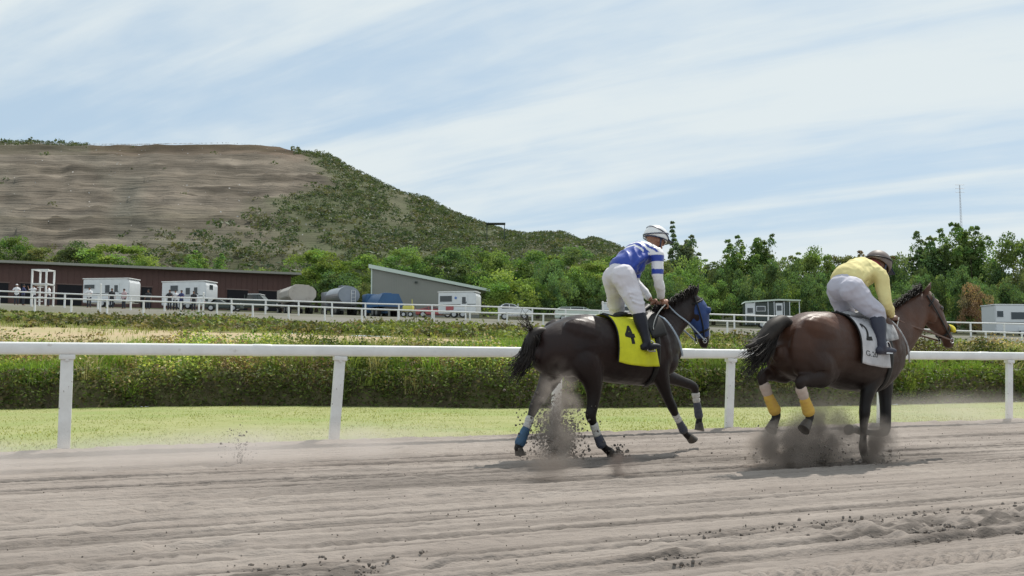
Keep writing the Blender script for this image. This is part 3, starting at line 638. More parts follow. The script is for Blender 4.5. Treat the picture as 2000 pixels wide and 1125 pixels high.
TREES = [
 # px, top, width, Y, style, tint, label
 (-60, 455, 130, 136, 'round', 'mid', 'leafy tree past the left end of the long brown barn'),
 (22, 452, 100, 135, 'round', 'mid', 'rounded green tree behind the barn, leftmost in the picture'),
 (85, 470, 90, 133, 'round', 'olive', 'low olive tree behind the barn between two rounder trees'),
 (160, 466, 110, 136, 'round', 'dark', 'dark green tree behind the white tower stand and barn roof'),
 (228, 464, 130, 134, 'round', 'bright', 'bright green spreading tree above the barn roof over the first white trailer'),
 (296, 494, 76, 132, 'bush', 'bright', 'small bright yellow green tree sloping down to the barn roof'),
 (385, 480, 74, 134, 'tall', 'mid', 'narrow green tree standing alone above the middle of the barn roof'),
 (436, 508, 90, 136, 'bush', 'olive', 'low olive bush peeping over the barn roof beside the lone narrow tree'),
 (500, 520, 80, 136, 'bush', 'mid', 'lowest green bush showing over the right end of the barn roof'),
 (618, 478, 122, 132, 'round', 'bright', 'bright green rounded tree right of the barn above the beige tanker'),
 (704, 484, 100, 131, 'round', 'bright', 'bright green tree above the grey round tanker'),
 (560, 540, 60, 128, 'bush', 'dark', 'dark bush at the right corner of the barn'),
 (665, 520, 100, 127, 'bush', 'dark', 'dark shady bush right behind the two tankers'),
 (790, 474, 110, 136, 'round', 'mid', 'green tree rising behind the high end of the grey shed'),
 (868, 470, 120, 138, 'round', 'dark', 'dark round tree behind the middle of the sloping shed roof'),
 (946, 472, 110, 140, 'round', 'mid', 'mid green tree behind the low end of the shed roof'),
 (720, 540, 60, 124, 'bush', 'olive', 'olive shrub beside the left wall of the grey shed'),
 (1000, 522, 130, 112, 'bush', 'bright', 'yellow green rounded bush just right of the grey shed'),
 (1050, 476, 120, 144, 'round', 'mid', 'green tree left of the standing jockey in blue, far back'),
 (1082, 512, 100, 120, 'bush', 'mid', 'soft green bush above the white car and the lit croup'),
 (1150, 500, 110, 122, 'round', 'bright', 'bright green tree just left of the jockey in blue and white'),
 (1125, 470, 110, 150, 'round', 'dark', 'dark tree on the ridge foot left of the jockey in blue and white'),
 (1205, 482, 110, 138, 'round', 'mid', 'mid green tree hidden behind the blue and white jockey'),
 (1262, 490, 110, 132, 'round', 'olive', 'olive tree just right of the blue and white jockey'),
 (1315, 432, 62, 140, 'spire', 'dark', 'dark pointed conifer beside the white helmet'),
 (1352, 462, 84, 138, 'tall', 'grey', 'wispy grey green tree right of the pointed conifer'),
 (1392, 494, 90, 136, 'tall', 'grey', 'lower wispy tree in the dip right of the conifer'),
 (1330, 520, 110, 124, 'bush', 'mid', 'green bush below the pointed conifer'),
 (1446, 463, 84, 134, 'tall', 'mid', 'tall feathery tree, left of the pair over the dark trailer'),
 (1492, 458, 74, 135, 'tall', 'mid', 'tall feathery tree, right of the pair over the dark trailer'),
 (1546, 477, 78, 136, 'tall', 'olive', 'olive feathery tree above the right end of the dark trailer'),
 (1596, 474, 92, 134, 'round', 'mid', 'rounded tree between the dark trailer and the yellow jockey'),
 (1650, 480, 84, 134, 'round', 'olive', 'olive tree directly above the back of the yellow jockey'),
 (1700, 486, 80, 136, 'tall', 'brown', 'thin brownish tree beside the brown helmet'),
 (1748, 482, 80, 134, 'round', 'grey', 'grey green tree just right of the brown helmet'),
 (1806, 446, 80, 132, 'tall', 'dark', 'dark topped feathery tree above the second horse'),
 (1862, 437, 84, 132, 'tall', 'mid', 'tall feathery tree at the foot of the radio mast'),
 (1900, 432, 80, 131, 'tall', 'mid', 'tallest feathery tree just right of the radio mast'),
 (1946, 490, 60, 132, 'tall', 'olive', 'short tree in the gap before the last tall tree'),
 (1990, 440, 100, 124, 'round', 'mid', 'big leafy tree at the right edge of the picture'),
 (2070, 436, 130, 126, 'round', 'mid', 'big leafy tree past the right edge of the picture'),
 (1907, 547, 64, 108, 'bush', 'brown', 'rusty brown dusty bush in front of the tall trees behind the second horse'),
]
for i, (px, top, w, Y, st, tn, lab) in enumerate(TREES):
    plant_tree('bush' if st == 'bush' else ('conifer' if st == 'spire' else 'tree'), px, top, w * {'spire': 1.1, 'tall': 1.5}.get(st, 1.25), Y, st, tn, lab, 'bush' if st == 'bush' else 'tree', 'trees and bushes behind the far track', i % 4 if st in ('tall', 'round') else i % 3)
rr = random.Random(4)
MARKS = [(592, 'the beige tanker'), (683, 'the grey tanker'), (767, 'the blue tanker'), (822, 'the red car'), (900, 'the small white trailer'), (1000, 'the white estate car'), (1100, 'the croup of the dark horse'), (1200, 'the jockey in blue'), (1290, 'the neck of the dark horse'), (1375, 'the blue hooded head'), (1460, 'the left end of the dark trailer'), (1545, 'the right end of the dark trailer'), (1615, 'the croup of the brown horse'), (1690, 'the back of the jockey in yellow'), (1765, 'the mane of the brown horse'), (1850, 'the yellow noseband'), (1930, 'the rusty brown bush'), (2010, 'the silver trailer'), (2110, 'the last tree at the right edge')]
def where(px):
    m = min(MARKS, key=lambda q: abs(q[0] - px)); d = px - m[0]
    return ('straight behind ' if abs(d) < 14 else ('far back, just left of ' if d < 0 else 'far back, just right of ')) + m[1]
def bushlabel(px, tint, tall, seen={}):
    tn = {'dark': 'dark green', 'mid': 'mid green', 'olive': 'olive'}[tint]; l = ('tall ' if tall else 'low ') + tn + ' bush ' + where(px); seen[l] = seen.get(l, 0) + 1
    return l if seen[l] == 1 else l.replace(' bush', ' leafy bush' if seen[l] == 2 else ' dense bush')
for i in range(32):
    px = 1090 + i * 33 + rr.uniform(-10, 10)
    plant_tree('bush', px, rr.uniform(515, 552) if i % 2 else rr.uniform(484, 508), rr.uniform(84, 120), 112 + 7 * (i % 3), 'bush', (tq := rr.choice(['dark', 'dark', 'mid', 'olive'])), bushlabel(px, tq, i % 2 == 0), 'bush', 'row of bushes under the right hand trees', i % 3)
for i in range(16):
    px = 560 + i * 36 + rr.uniform(-10, 10)
    plant_tree('bush', px, rr.uniform(500, 540), rr.uniform(84, 110), 142 + 5 * (i % 3), 'bush', (tq := rr.choice(['dark', 'mid', 'mid'])), bushlabel(px, tq, px % 2 < 1), 'bush', 'bushes behind the tankers and shed', i % 3)

# ------------------------------------------------------------------ radio mast, hill shelter
b_m = M('mast_steel', (.55, .55, .57), rough=.6)
Y = 900; X = colx(1882) * Y; z0 = EYE + Y * float(slope(470)); z1 = EYE + Y * float(slope(361))
root = empty('radio_mast', (X, Y, z0 - 20)); tag(root, 'thin lattice radio mast rising above the trees at upper right', 'mast'); hh = z1 - z0 + 20
b = MB(); 
for k in range(3):
    a = k * 2.094; b.bar((math.cos(a) * 1.6, math.sin(a) * 1.6, 0), (math.cos(a) * .35, math.sin(a) * .35, hh), .13, n=5)
for j in range(26):
    za, zb = hh * j / 26, hh * (j + 1) / 26; ra, rb = 1.6 - 1.25 * j / 26, 1.6 - 1.25 * (j + 1) / 26
    for k in range(3): b.bar((math.cos(k * 2.094) * ra, math.sin(k * 2.094) * ra, za), (math.cos((k + 1) * 2.094) * rb, math.sin((k + 1) * 2.094) * rb, zb), .09, n=4)
b.build('lattice', b_m, root)
for dz in (0, 3.5, 7):
    b = MB(); b.bar((-4.2, 0, hh - dz), (4.2, 0, hh - dz), .22, n=5); b.build('antenna', b_m, root)
Yh = 330; X = colx(968) * Yh; z = EYE + Yh * float(slope(452))
m_dk = M('dark_steel', (.05, .06, .05), rough=.7)
root = empty('hill_shelter', (X, Yh, z)); tag(root, 'flat dark shelter roof on thin posts on the ridge of the hill', 'shelter')
MB().box((0, 0, 2.6), (6.6, 3.6, .32)).build('roof', m_dk, root)
for sx, sy in ((-3, -1.5), (3, -1.5), (-3, 1.5), (3, 1.5)): MB().bar((sx, sy, -3), (sx, sy, 2.45), .24, .24).build('post', m_dk, root)

# ------------------------------------------------------------------ barn
m_brown = M('brown_metal', (.112, .052, .042), (.095, .045, .037), scale=.6, rough=.6, bump=.0)
m_roofm = M('roof_trim', (.30, .29, .25), rough=.5)
m_black = M('dark_opening', (.012, .012, .016), rough=.9)
pa, pb = onground(-140, 103), onground(568, 124); pa.z = pb.z = 0
d = (pb - pa); L = d.length; rz = math.atan2(d.y, d.x); zb = float(zt(pa.x, pa.y)); 
root = empty('barn', (pa.x, pa.y, 0), rz); tag(root, 'long low dark brown barn with a thin pale roof edge at far left', 'barn')
ztA = EYE + 103 * float(slope(505)); ztB = EYE + 124 * float(slope(534)); D = 14
zlow = 4.5
b = MB(); b.prism([(0, zlow), (L, zlow), (L, ztB - .25), (0, ztA - .25)], 0, D); b.build('wall', m_brown, root)
b = MB(); sl = (ztB - ztA) / L
b.prism([(-.6, ztA - .22), (L + 1.0, ztB - .22), (L + 1.0, ztB + .06), (-.6, ztA + .06)], -1.1, D + .5); b.build('roof', m_roofm, root)
for k in range(60):  # cladding ribs
    x = (k + .5) * L / 60; zt2 = ztA + sl * x - .24
    if k == 0: b = MB(); b.box((0, 0, 0), (.07, .04, 1)); rb = b.build('cladding_rib', m_brown, root)
    else: rb = rb.copy(); COL.objects.link(rb)
    rb.location = (x, -.02, (zlow + zt2) / 2); rb.scale = (1, 1, zt2 - zlow)
for i, (pxa, pxb) in enumerate(((-40, 16), (40, 68), (112, 160), (276, 296), (444, 484), (506, 545))):
    def bx_(px):  # barn face x at a photo column
        a = colx(px); return (a * pa.y - pa.x) / (math.cos(rz) - a * math.sin(rz))
    xa, xb = bx_(pxa), bx_(pxb); zf = ztA + sl * (xa + xb) / 2; zz_ = zf - 2.35
    g = float(zt(pa.x + math.cos(rz) * xa, pa.y + math.sin(rz) * xa))
    MB().box(((xa + xb) / 2, -.03, (zz_ + g) / 2), (xb - xa, .1, zz_ - g)).build('doorway', m_black, root)
    MB().box(((xa + xb) / 2, -.06, zz_ + .06), (xb - xa + .3, .1, .12)).build('lintel', M('lintel_paint', (.16, .10, .085), rough=.6) if i == 0 else bpy.data.materials['lintel_paint'], root)

# ------------------------------------------------------------------ grey shed with a single sloping roof
m_shed = M('grey_sheeting', (.30, .30, .265), (.27, .27, .24), scale=.5, rough=.5)
m_gutter = M('pale_green_trim', (.60, .68, .60), rough=.4)
YS = 110; xa, xb = colx(725) * YS, colx(952) * YS; za, zb2 = EYE + YS * float(slope(521)), EYE + YS * float(slope(566)); g = float(zt(xa, YS)) - 1
root = empty('shed', (xa, YS, 0), rad(4)); tag(root, 'grey metal shed with one long sloping pale green roof edge', 'shed'); L = xb - xa
MB().prism([(0, g), (L * .93, g), (L * .93, zb2 + (za - zb2) * .07 - .2), (0, za - .2)], 0, 16).build('wall', m_shed, root)
MB().prism([(-.3, za - .16), (L + .3, zb2 - .16), (L + .3, zb2 + .14), (-.3, za + .28)], -.35, 16.4).build('roof', m_gutter, root)
MB().box((.04, -.05, (g + za) / 2 - .1), (.14, .12, za - g - .2)).build('corner_trim', m_gutter, root)
nrib = 44
for k in range(nrib):
    x = .25 + (L * .93 - .3) * k / nrib; zt2 = za + (zb2 - za) * x / L - .2
    if k == 0: b = MB(); b.box((0, 0, 0), (.06, .05, 1)); rb = b.build('cladding_rib', m_shed, root)
    else: rb = rb.copy(); COL.objects.link(rb)
    rb.location = (x, -.02, (g + zt2) / 2); rb.scale = (1, 1, zt2 - g)
MB().box((L * .385, -.12, za - 1.75), (.32, .2, .2)).build('lamp', m_dk, root)
# ------------------------------------------------------------------ vehicles
m_vw = M('white_trailer_paint', (.74, .76, .78), (.66, .68, .70), scale=1.2, rough=.35, coat=.3)
m_vs = M('silver_trailer_paint', (.66, .68, .71), rough=.35, metal=.1)
m_glass = M('dark_glass', (.02, .03, .035), rough=.12, spec=.8)
m_tyre = M('tyre_rubber', (.02, .02, .02), rough=.85)
m_rim = M('wheel_rim', (.45, .46, .47), rough=.35, metal=.7)
m_dpaint = M('dark_green_paint', (.045, .06, .055), rough=.5)
m_chas = M('chassis', (.05, .05, .05), rough=.8)
m_red = M('red_paint', (.42, .10, .11), rough=.5)
m_green = M('green_cloth', (.03, .10, .05), rough=.8)
def wheel(parent, x, y, r=.36, w=.22):
    t = MB().cyl((0, 0, 0), r, w, 'Y', 20).build('wheel', m_tyre, parent, angle=40); t.location = (x, y, r)
    MB().cyl((0, -w / 2 - .005, 0), r * .58, .04, 'Y', 14).build('rim', m_rim, t)
def trailer(px, Y, rz, L, Wd, Hh, wins, label, body=None, stripe=True, roofm=None, extra=None, base_dz=0):
    p = onground(px, Y); root = empty('horse_trailer', p + Vector((0, 0, base_dz)), rad(rz)); tag(root, label, 'trailer')
    bm_ = body or m_vw
    # x: 0..L to the right end (front with slightly raked nose), y: 0 near side .. Wd
    MB().prism([(0, .42), (L - .1, .42), (L, .7), (L, Hh - .35), (L - .25, Hh - .05), (.0, Hh - .05)], 0, Wd, bev=.06).build('body', bm_, root, angle=30)
    MB().box((L / 2 - .05, Wd / 2, Hh - .02), (L + .02, Wd + .08, .09), bev=.03).build('roof', roofm or m_white, root)
    if stripe: MB().box((L / 2, -.012, 1.28), (L - .1, .012, .05)).build('trim_strip', m_dk, root)
    for i, (x0, x1, z0, z1, kind) in enumerate(wins):
        if kind == 'end':
            w = MB().box((L + .012, (x0 + x1) / 2, (z0 + z1) / 2), (.02, x1 - x0, z1 - z0), bev=.008).build('window', m_glass, root)
        elif kind == 'door':
            d_ = MB().box(((x0 + x1) / 2, -.02, (z0 + z1) / 2), (x1 - x0, .03, z1 - z0), bev=.01).build('door', bm_, root)
            MB().box(((x0 + x1) / 2, -.045, z1 - .55), ((x1 - x0) * .55, .02, .65), bev=.008).build('window', m_glass, d_)
            MB().box((x1 - .1, -.05, z0 + .95), (.05, .03, .14)).build('handle', m_dk, d_)
        else:
            f = MB().box(((x0 + x1) / 2, -.012, (z0 + z1) / 2), (x1 - x0 + .12, .015, z1 - z0 + .12), bev=.004).build('window_frame', m_vs, root)
            MB().box(((x0 + x1) / 2, -.025, (z0 + z1) / 2), (x1 - x0, .02, z1 - z0), bev=.008).build('window', m_glass, f)
    for x in (L * .42, L * .42 + .85): wheel(root, x, .12)
    for x in (L * .42, L * .42 + .85): MB().prism([(x - .5, .55), (x - .42, .85), (x + .42, .85), (x + .5, .55)], -.06, .02).build('mudguard', m_vs, root)
    MB().bar((L, Wd / 2, .5), (L + 1.2, Wd / 2, .45), .1, .12).build('hitch', m_chas, root)
    return root
trailer(162, 93, -8, 4.75, 2.1, 2.75, [(.15, 1.2, 1.78, 2.15, 'w'), (2.3, 2.75, 1.35, 2.1, 'w'), (3.1, 3.75, .5, 2.3, 'door')], 'white horse trailer in front of the brown barn, left of the pair with three openings')
trailer(316, 93, -14, 4.75, 2.1, 2.7, [(.95, 1.75, 1.75, 2.3, 'w'), (2.6, 3.05, 1.4, 2.05, 'w'), (3.35, 4.0, .5, 2.3, 'door'), (.6, 1.2, 1.9, 2.35, 'end')], 'white horse trailer with a square window on its right end, before the barn')
t3 = trailer(856, 92, -12, 3.7, 2.0, 2.5, [(.18, 1.35, 1.55, 2.1, 'w'), (2.2, 2.85, .5, 2.2, 'door')], 'small white trailer with a long dark window parked before the grey shed')
MB().box((1.15, -.05, .92), (.75, .04, .36)).build('red_panel', m_red, t3); MB().cyl((1.72, -.03, 1.9), .12, .02, 'Y', 12).build('round_emblem', M('blue_print', (.1, .2, .5), rough=.5), t3)
t4 = trailer(1942, 88, 6, 6.2, 2.2, 2.9, [(.15, .75, 1.75, 2.3, 'w'), (1.5, 3.2, 1.55, 2.2, 'w'), (4.0, 4.7, .5, 2.35, 'door')], 'silver grey trailer with big dark windows at the right edge of the picture', body=m_vs, roofm=m_vs)
trailer(1176, 92, -4, 3.2, 2.0, 2.0, [(1.9, 2.6, 1.2, 1.6, 'w')], 'low white trailer half hidden behind the jockey in blue and white', base_dz=0)
# dark trailer with a pale overhanging roof
p = onground(1455, 90); root = empty('living_trailer', p, rad(-6)); tag(root, 'dark green trailer with a pale overhanging roof between the two horses', 'trailer')
MB().box((2.0, 1.0, 1.35), (4.0, 2.0, 2.1), bev=.04).build('body', m_dpaint, root)
MB().prism([(-.1, 2.34), (0, 2.5), (3.0, 2.68), (5.0, 2.6), (5.0, 2.5), (3, 2.54)], -.15, 2.2).build('roof', m_gutter, root)
f = MB().box((.42, -.03, 1.75), (.8, .05, 1.15)).build('white_panel', m_vw, root); MB().box((.42, -.07, 1.65), (.5, .03, .45)).build('window', m_glass, f)
f = MB().box((1.4, -.02, 1.8), (.85, .03, .5)).build('window_frame', m_vs, root); MB().box((1.4, -.05, 1.8), (.72, .03, .38)).build('window', m_glass, f)
f = MB().box((3.05, -.04, 1.42), (.62, .05, 1.75)).build('door', m_vw, root); MB().box((3.05, -.08, 1.85), (.42, .03, .48)).build('window', m_glass, f)
for x in (.02, .85, 2.05, 2.6, 3.5, 4.0): MB().box((x, -.06, 1.4), (.06, .05, 2.1)).build('trim_strip', m_vs, root)
MB().bar((4.9, .1, 0), (4.9, .1, 2.5), .07, .07).build('awning_post', m_vs, root)
wheel(root, 1.5, .1); wheel(root, 2.3, .1)
# tank trucks
def tank_truck(px, Y, az, poly, Lt, z0, mat, label, ladder=True, round_=False, endm=None):
    p = onground(px, Y); root = empty('tank_truck', p, -rad(az)); tag(root, label, 'tanker')   # local +y points along the truck, x across
    w = max(q[0] for q in poly); h = max(q[1] for q in poly)
    tk = MB().prism([(q[0], q[1] + z0) for q in poly], 0, Lt, bev=.05).build('tank', mat, root, angle=32)
    MB().prism([(q[0] * .96, q[1] * .97 + z0 + .02) for q in poly], -.04, .02).build('end_plate', endm or mat, tk)
    MB().box((0, Lt * .4, z0 + h + .06), (.9, .9, .14), bev=.03).build('hatch', endm or mat, tk)
    MB().box((0, Lt * .6, z0 - .12), (w * 1.1, Lt * 1.5, .2)).build('chassis', m_chas, root)
    MB().box((0, -.25, z0 - .35), (w * 1.7, .15, .18), bev=.02).build('bumper', m_chas, root)
    for y in (Lt * .25, Lt * .25 + 1.15, Lt * 1.25):
        for sx in (-1, 1):
            t = MB().cyl((0, 0, 0), .5, .34, 'X', 20).build('wheel', m_tyre, root, angle=40); t.location = (sx * w * .78, y, .5)
            MB().cyl((sx * .18, 0, 0), .28, .04, 'X', 14).build('rim', m_rim, t)
    cab = MB().box((0, Lt + 1.1, z0 + .55), (w * 1.75, 1.5, 2.0), bev=.12).build('cab', mat, root, angle=40)
    MB().box((w * .885, Lt + 1.2, z0 + .95), (.03, .9, .6), bev=.01).build('window', m_glass, cab)
    if ladder:
        b = MB()
        for sx in (-.22, .22): b.bar((w * .35 + sx, -.12, z0 - .5), (w * .35 + sx, -.12, z0 + h * .75), .05, .05)
        for k in range(6): b.bar((w * .35 - .22, -.12, z0 - .35 + k * .36), (w * .35 + .22, -.12, z0 - .35 + k * .36), .04, .04)
        b.build('ladder', m_white, root)
    return root
m_beige = M('beige_tank', (.50, .46, .41), (.42, .38, .34), scale=.8, rough=.5, c3=(.30, .26, .22), s3=1.6, lo3=.6, hi3=.75)
m_gtank = M('grey_tank', (.30, .32, .36), (.24, .26, .29), scale=.8, rough=.3, metal=.4)
m_blue = M('blue_tank', (.035, .12, .28), (.03, .10, .22), scale=.8, rough=.4)
tank_truck(591, 100, -26, [(-1.0, 0), (1.0, 0), (1.45, .55), (1.45, 1.15), (1.05, 1.6), (.75, 1.62), (.7, 1.75), (-.7, 1.75), (-.75, 1.62), (-1.05, 1.6), (-1.45, 1.15), (-1.45, .55)], 4.4, 1.25, m_beige, 'beige angular tanker truck parked just right of the barn', False)
rt = [(1.2 * math.cos(a), .95 + .95 * math.sin(a)) for a in np.linspace(-.9, math.pi + .9, 22)]
tank_truck(682, 101, -30, rt, 4.0, 1.15, m_gtank, 'grey rounded tanker truck with a white ladder, between the beige and the blue ones')
tank_truck(764, 98, -28, [(-1.35, 0), (1.35, 0), (1.35, .35), (.85, 1.35), (-.85, 1.35), (-1.35, .5)], 3.6, 1.0, m_blue, 'small dark blue tanker truck in front of the grey shed wall', False)
# lamp-yellow generator cart beside the blue truck
p = onground(786, 94); root = empty('equipment_cart', p, rad(-10)); tag(root, 'small yellow machine with black wheels beside the blue tanker', 'machine')
m_yel = M('yellow_paint', (.62, .58, .12), rough=.5)
MB().box((.5, .4, .85), (1.0, .7, .55), bev=.08).build('body', m_yel, root, angle=40); MB().box((.5, .4, 1.2), (.8, .6, .14), bev=.03).build('hood', m_vw, root); MB().bar((.95, .1, .5), (.95, .1, 1.75), .06).build('mast', m_yel, root); wheel(root, .15, .0, .28, .16); wheel(root, .85, .0, .28, .16)
# cars
def car(kind, px, Y, rz, L, h, mat, label, style='wagon', cat='car'):
    p = onground(px, Y); root = empty(kind, p, rad(rz)); tag(root, label, cat); Wd = 1.75
    if style == 'wagon': prof = [(0, .35), (L, .35), (L, .8), (L - .25, .98), (L - 1.0, 1.05), (L - 1.55, h - .06), (L - 2.2, h), (.5, h), (.15, h - .2), (0, 1.0)]; gl = [(.3, 1.02), (L - 1.1, 1.06), (L - 1.62, h - .1), (L - 2.2, h - .06), (.55, h - .06), (.32, h - .22)]
    elif style == 'pickup': prof = [(0, .45), (L, .45), (L, 1.0), (L - .3, 1.12), (L - 1.2, 1.15), (L - 1.8, h), (L - 3.0, h), (L - 3.2, 1.15), (0, 1.15)]; gl = [(L - 3.05, 1.18), (L - 1.35, 1.18), (L - 1.85, h - .06), (L - 2.9, h - .06)]
    elif style == 'low': prof = [(0, .3), (L, .3), (L, .62), (L - .6, .78), (L - 1.5, .85), (L - 2.1, h), (1.3, h), (.5, .85), (0, .8)]; gl = [(.75, .86), (L - 1.6, .88), (L - 2.12, h - .05), (1.35, h - .05)]
    bd = MB().prism(prof, 0, Wd, bev=.07).build('body', mat, root, angle=32)
    g_ = MB().prism(gl, -.012, Wd + .012).build('side_windows', m_glass, bd)
    for x in (L * .33, L * .6): MB().bar((x, -.02, 1.0 if style != 'low' else .85), (x, -.02, h - .03), .07, .04).build('pillar', mat, bd)
    MB().box((.0, Wd / 2, (1.05 + h) / 2), (.03, Wd * .75, h - 1.12 if style == 'wagon' else .2)).build('rear_window', m_glass, bd)
    for x in (L * .18, L * .8): wheel(root, x, .1, .33, .2)
    for x in (L * .18, L * .8): pass
    for sy in (.22, Wd - .22): MB().box((-.02, sy, .82), (.05, .2, .2), bev=.01).build('tail_light', m_red, root)
    for sy in (.25, Wd - .25): MB().box((L + .01, sy, .72), (.05, .26, .14), bev=.01).build('headlight', m_vs, root)
    MB().bar((L - 1.45, -.12, 1.05), (L - 1.35, -.02, 1.05), .14, .12).build('mirror', mat, root)
    return root
car('minivan', 974, 88, -6, 2.75 + .2, 1.5, m_vw, 'white estate car parked behind the far rails, right of the small white trailer')
car('parked_car', 1083, 84, -5, 4.2, 1.35, M('pale_green_car', (.55, .62, .56), rough=.35), 'pale green white car showing just over the croup of the first horse')
car('sports_car', 812, 95, 4, 3.9, 1.1, m_red, 'low red car parked between the blue tanker and the small white trailer', 'low')
car('pickup_truck', 448, 99, -4, 4.9, 1.75, M('dark_green_car', (.035, .05, .045), rough=.4), 'dark pickup truck with a pale roof parked against the barn doors', 'pickup', 'truck')
pr = [o for o in bpy.data.objects if o.name == 'pickup_truck'][0]; MB().box((2.55, .87, 1.77), (1.3, 1.6, .08), bev=.03).build('roof_rack', m_vw, pr)
car('pickup_truck', 400, 91, 3, 3.3, 1.2, m_dpaint, 'small dark vehicle at the foot of the second barn trailer', 'low', 'car')

# ------------------------------------------------------------------ starter's tower, poles
p = onground(62, 82); root = empty('tower_stand', p, 0); tag(root, 'tall white timber tower stand in front of the barn at far left', 'stand')
for sx in (0, 1.2):
    for sy in (0, 1.2): MB().bar((sx + .1 * (sy > 0), sy, 0), (sx + .1 * (sy > 0), sy, 3.05), .12, .12).build('post', m_white, root)
for z, w in ((3.05, .14), (1.85, .14)):
    for sy in (0, 1.2): MB().bar((-.06, sy, z), (1.36, sy, z), w, .1).build('beam', m_white, root)
    for sx in (0, 1.2): MB().bar((sx, 0, z), (sx + .1, 1.2, z), w * .8, .09).build('beam', m_white, root)
for k in range(6): MB().box((.1 + k * .21, .6, 1.78), (.19, 1.2, .05)).build('plank', m_white, root)
for k in range(4): MB().bar((.5, -.05, .35 + k * .4), (1.0, -.05, .35 + k * .4), .07, .06).build('rung', m_white, root)
for i, (px, topy, lab) in enumerate(((197, 556, 'tall white marker pole in front of the first barn trailer'), (398, 573, 'white marker pole in front of the second barn trailer'), (1177, 590, 'white marker pole just left of the jockey in blue and white'))):
    Yp = 72.5; q = onground(px, Yp); hh = EYE + Yp * float(slope(topy)) - q.z
    root = empty('marker_pole', q); tag(root, lab, 'pole'); MB().bar((0, 0, -.2), (0, 0, hh), .07, .06, n=10).build('pole', m_white, root); MB().ball((0, 0, hh), .075, 8).build('cap', m_white, root)
# ------------------------------------------------------------------ people
m_skin = M('skin', (.36, .19, .13), (.30, .15, .10), scale=12, rough=.5, spec=.35)
m_dskin = M('dark_skin', (.16, .08, .055), rough=.5)
def hand(b, wrist, palm_dir, back, grip=1.0, s=1.0, thumb=1):
    """curled fist with four bent fingers and a thumb, closed round what it holds"""
    w = Vector(wrist); d = Vector(palm_dir).normalized(); n = Vector(back).normalized(); n = (n - d * n.dot(d)).normalized(); x = d.cross(n)
    pc = w + d * .045 * s
    b.ball(pc, (.042 * s, .022 * s, .048 * s), 12, Matrix((x, n, d)).transposed().to_euler())
    for k, (o, L) in enumerate(((-.031, .9), (-.011, 1.0), (.010, .95), (.030, .78))):
        r = .0098 * s; a0 = w + d * .082 * s + x * o * s; a1 = a0 + (d * .55 - n * .5) * .038 * L * s; a2 = a1 + (-d * .35 - n * .9) * .028 * L * s; a3 = a2 + (-d * .95 - n * .1) * .02 * L * s
        b.loft([(*(a0 - d * .03 * s), r * 1.1), (*a0, r * 1.1), (*a1, r), (*a2, r * .92), (*a3, r * .8)], n=8, res=2, side=tuple(x))
    t0 = w + d * .03 * s - x * .036 * s * thumb; t1 = t0 + (-x * .5 * thumb + d * .6 - n * .5) * .032 * s; t2 = t1 + (x * .3 * thumb + d * .5 - n * .7) * .03 * s
    b.loft([(*t0, .013 * s), (*t1, .0115 * s), (*t2, .009 * s)], n=8, res=2, side=tuple(n))
def V3(a): return Vector(a)
def lerp(a, b, t): return V3(a) * (1 - t) + V3(b) * t
def head_shape(b, c, fwd, up):
    """c head centre; fwd face direction"""
    c, f, u = V3(c), V3(fwd).normalized(), V3(up).normalized(); u = (u - f * u.dot(f)).normalized(); l = u.cross(f); R = Matrix((f, l, u)).transposed().to_euler()
    b.ball(c + u * .02, (.097, .076, .105), 18, R); b.ball(c - u * .045 + f * .018, (.070, .056, .068), 14, R); b.ball(c - u * .10 + f * .055, (.026, .03, .02), 10, R)
    b.loft([(*(c + f * .088 + u * .015), .008), (*(c + f * .108 - u * .022), .014, .013), (*(c + f * .095 - u * .035), .009)], n=8, res=2, side=tuple(l))
    b.ball(c + f * .086 - u * .064, (.011, .024, .007), 8, R); b.ball(c + f * .084 - u * .076, (.011, .021, .007), 8, R)
    for s in (-1, 1):
        b.ball(c + l * .077 * s - f * .005 - u * .012, (.018, .008, .03), 10, R); b.ball(c + f * .076 + l * .03 * s + u * .026, (.014, .022, .008), 8, R)
    return f, l, u
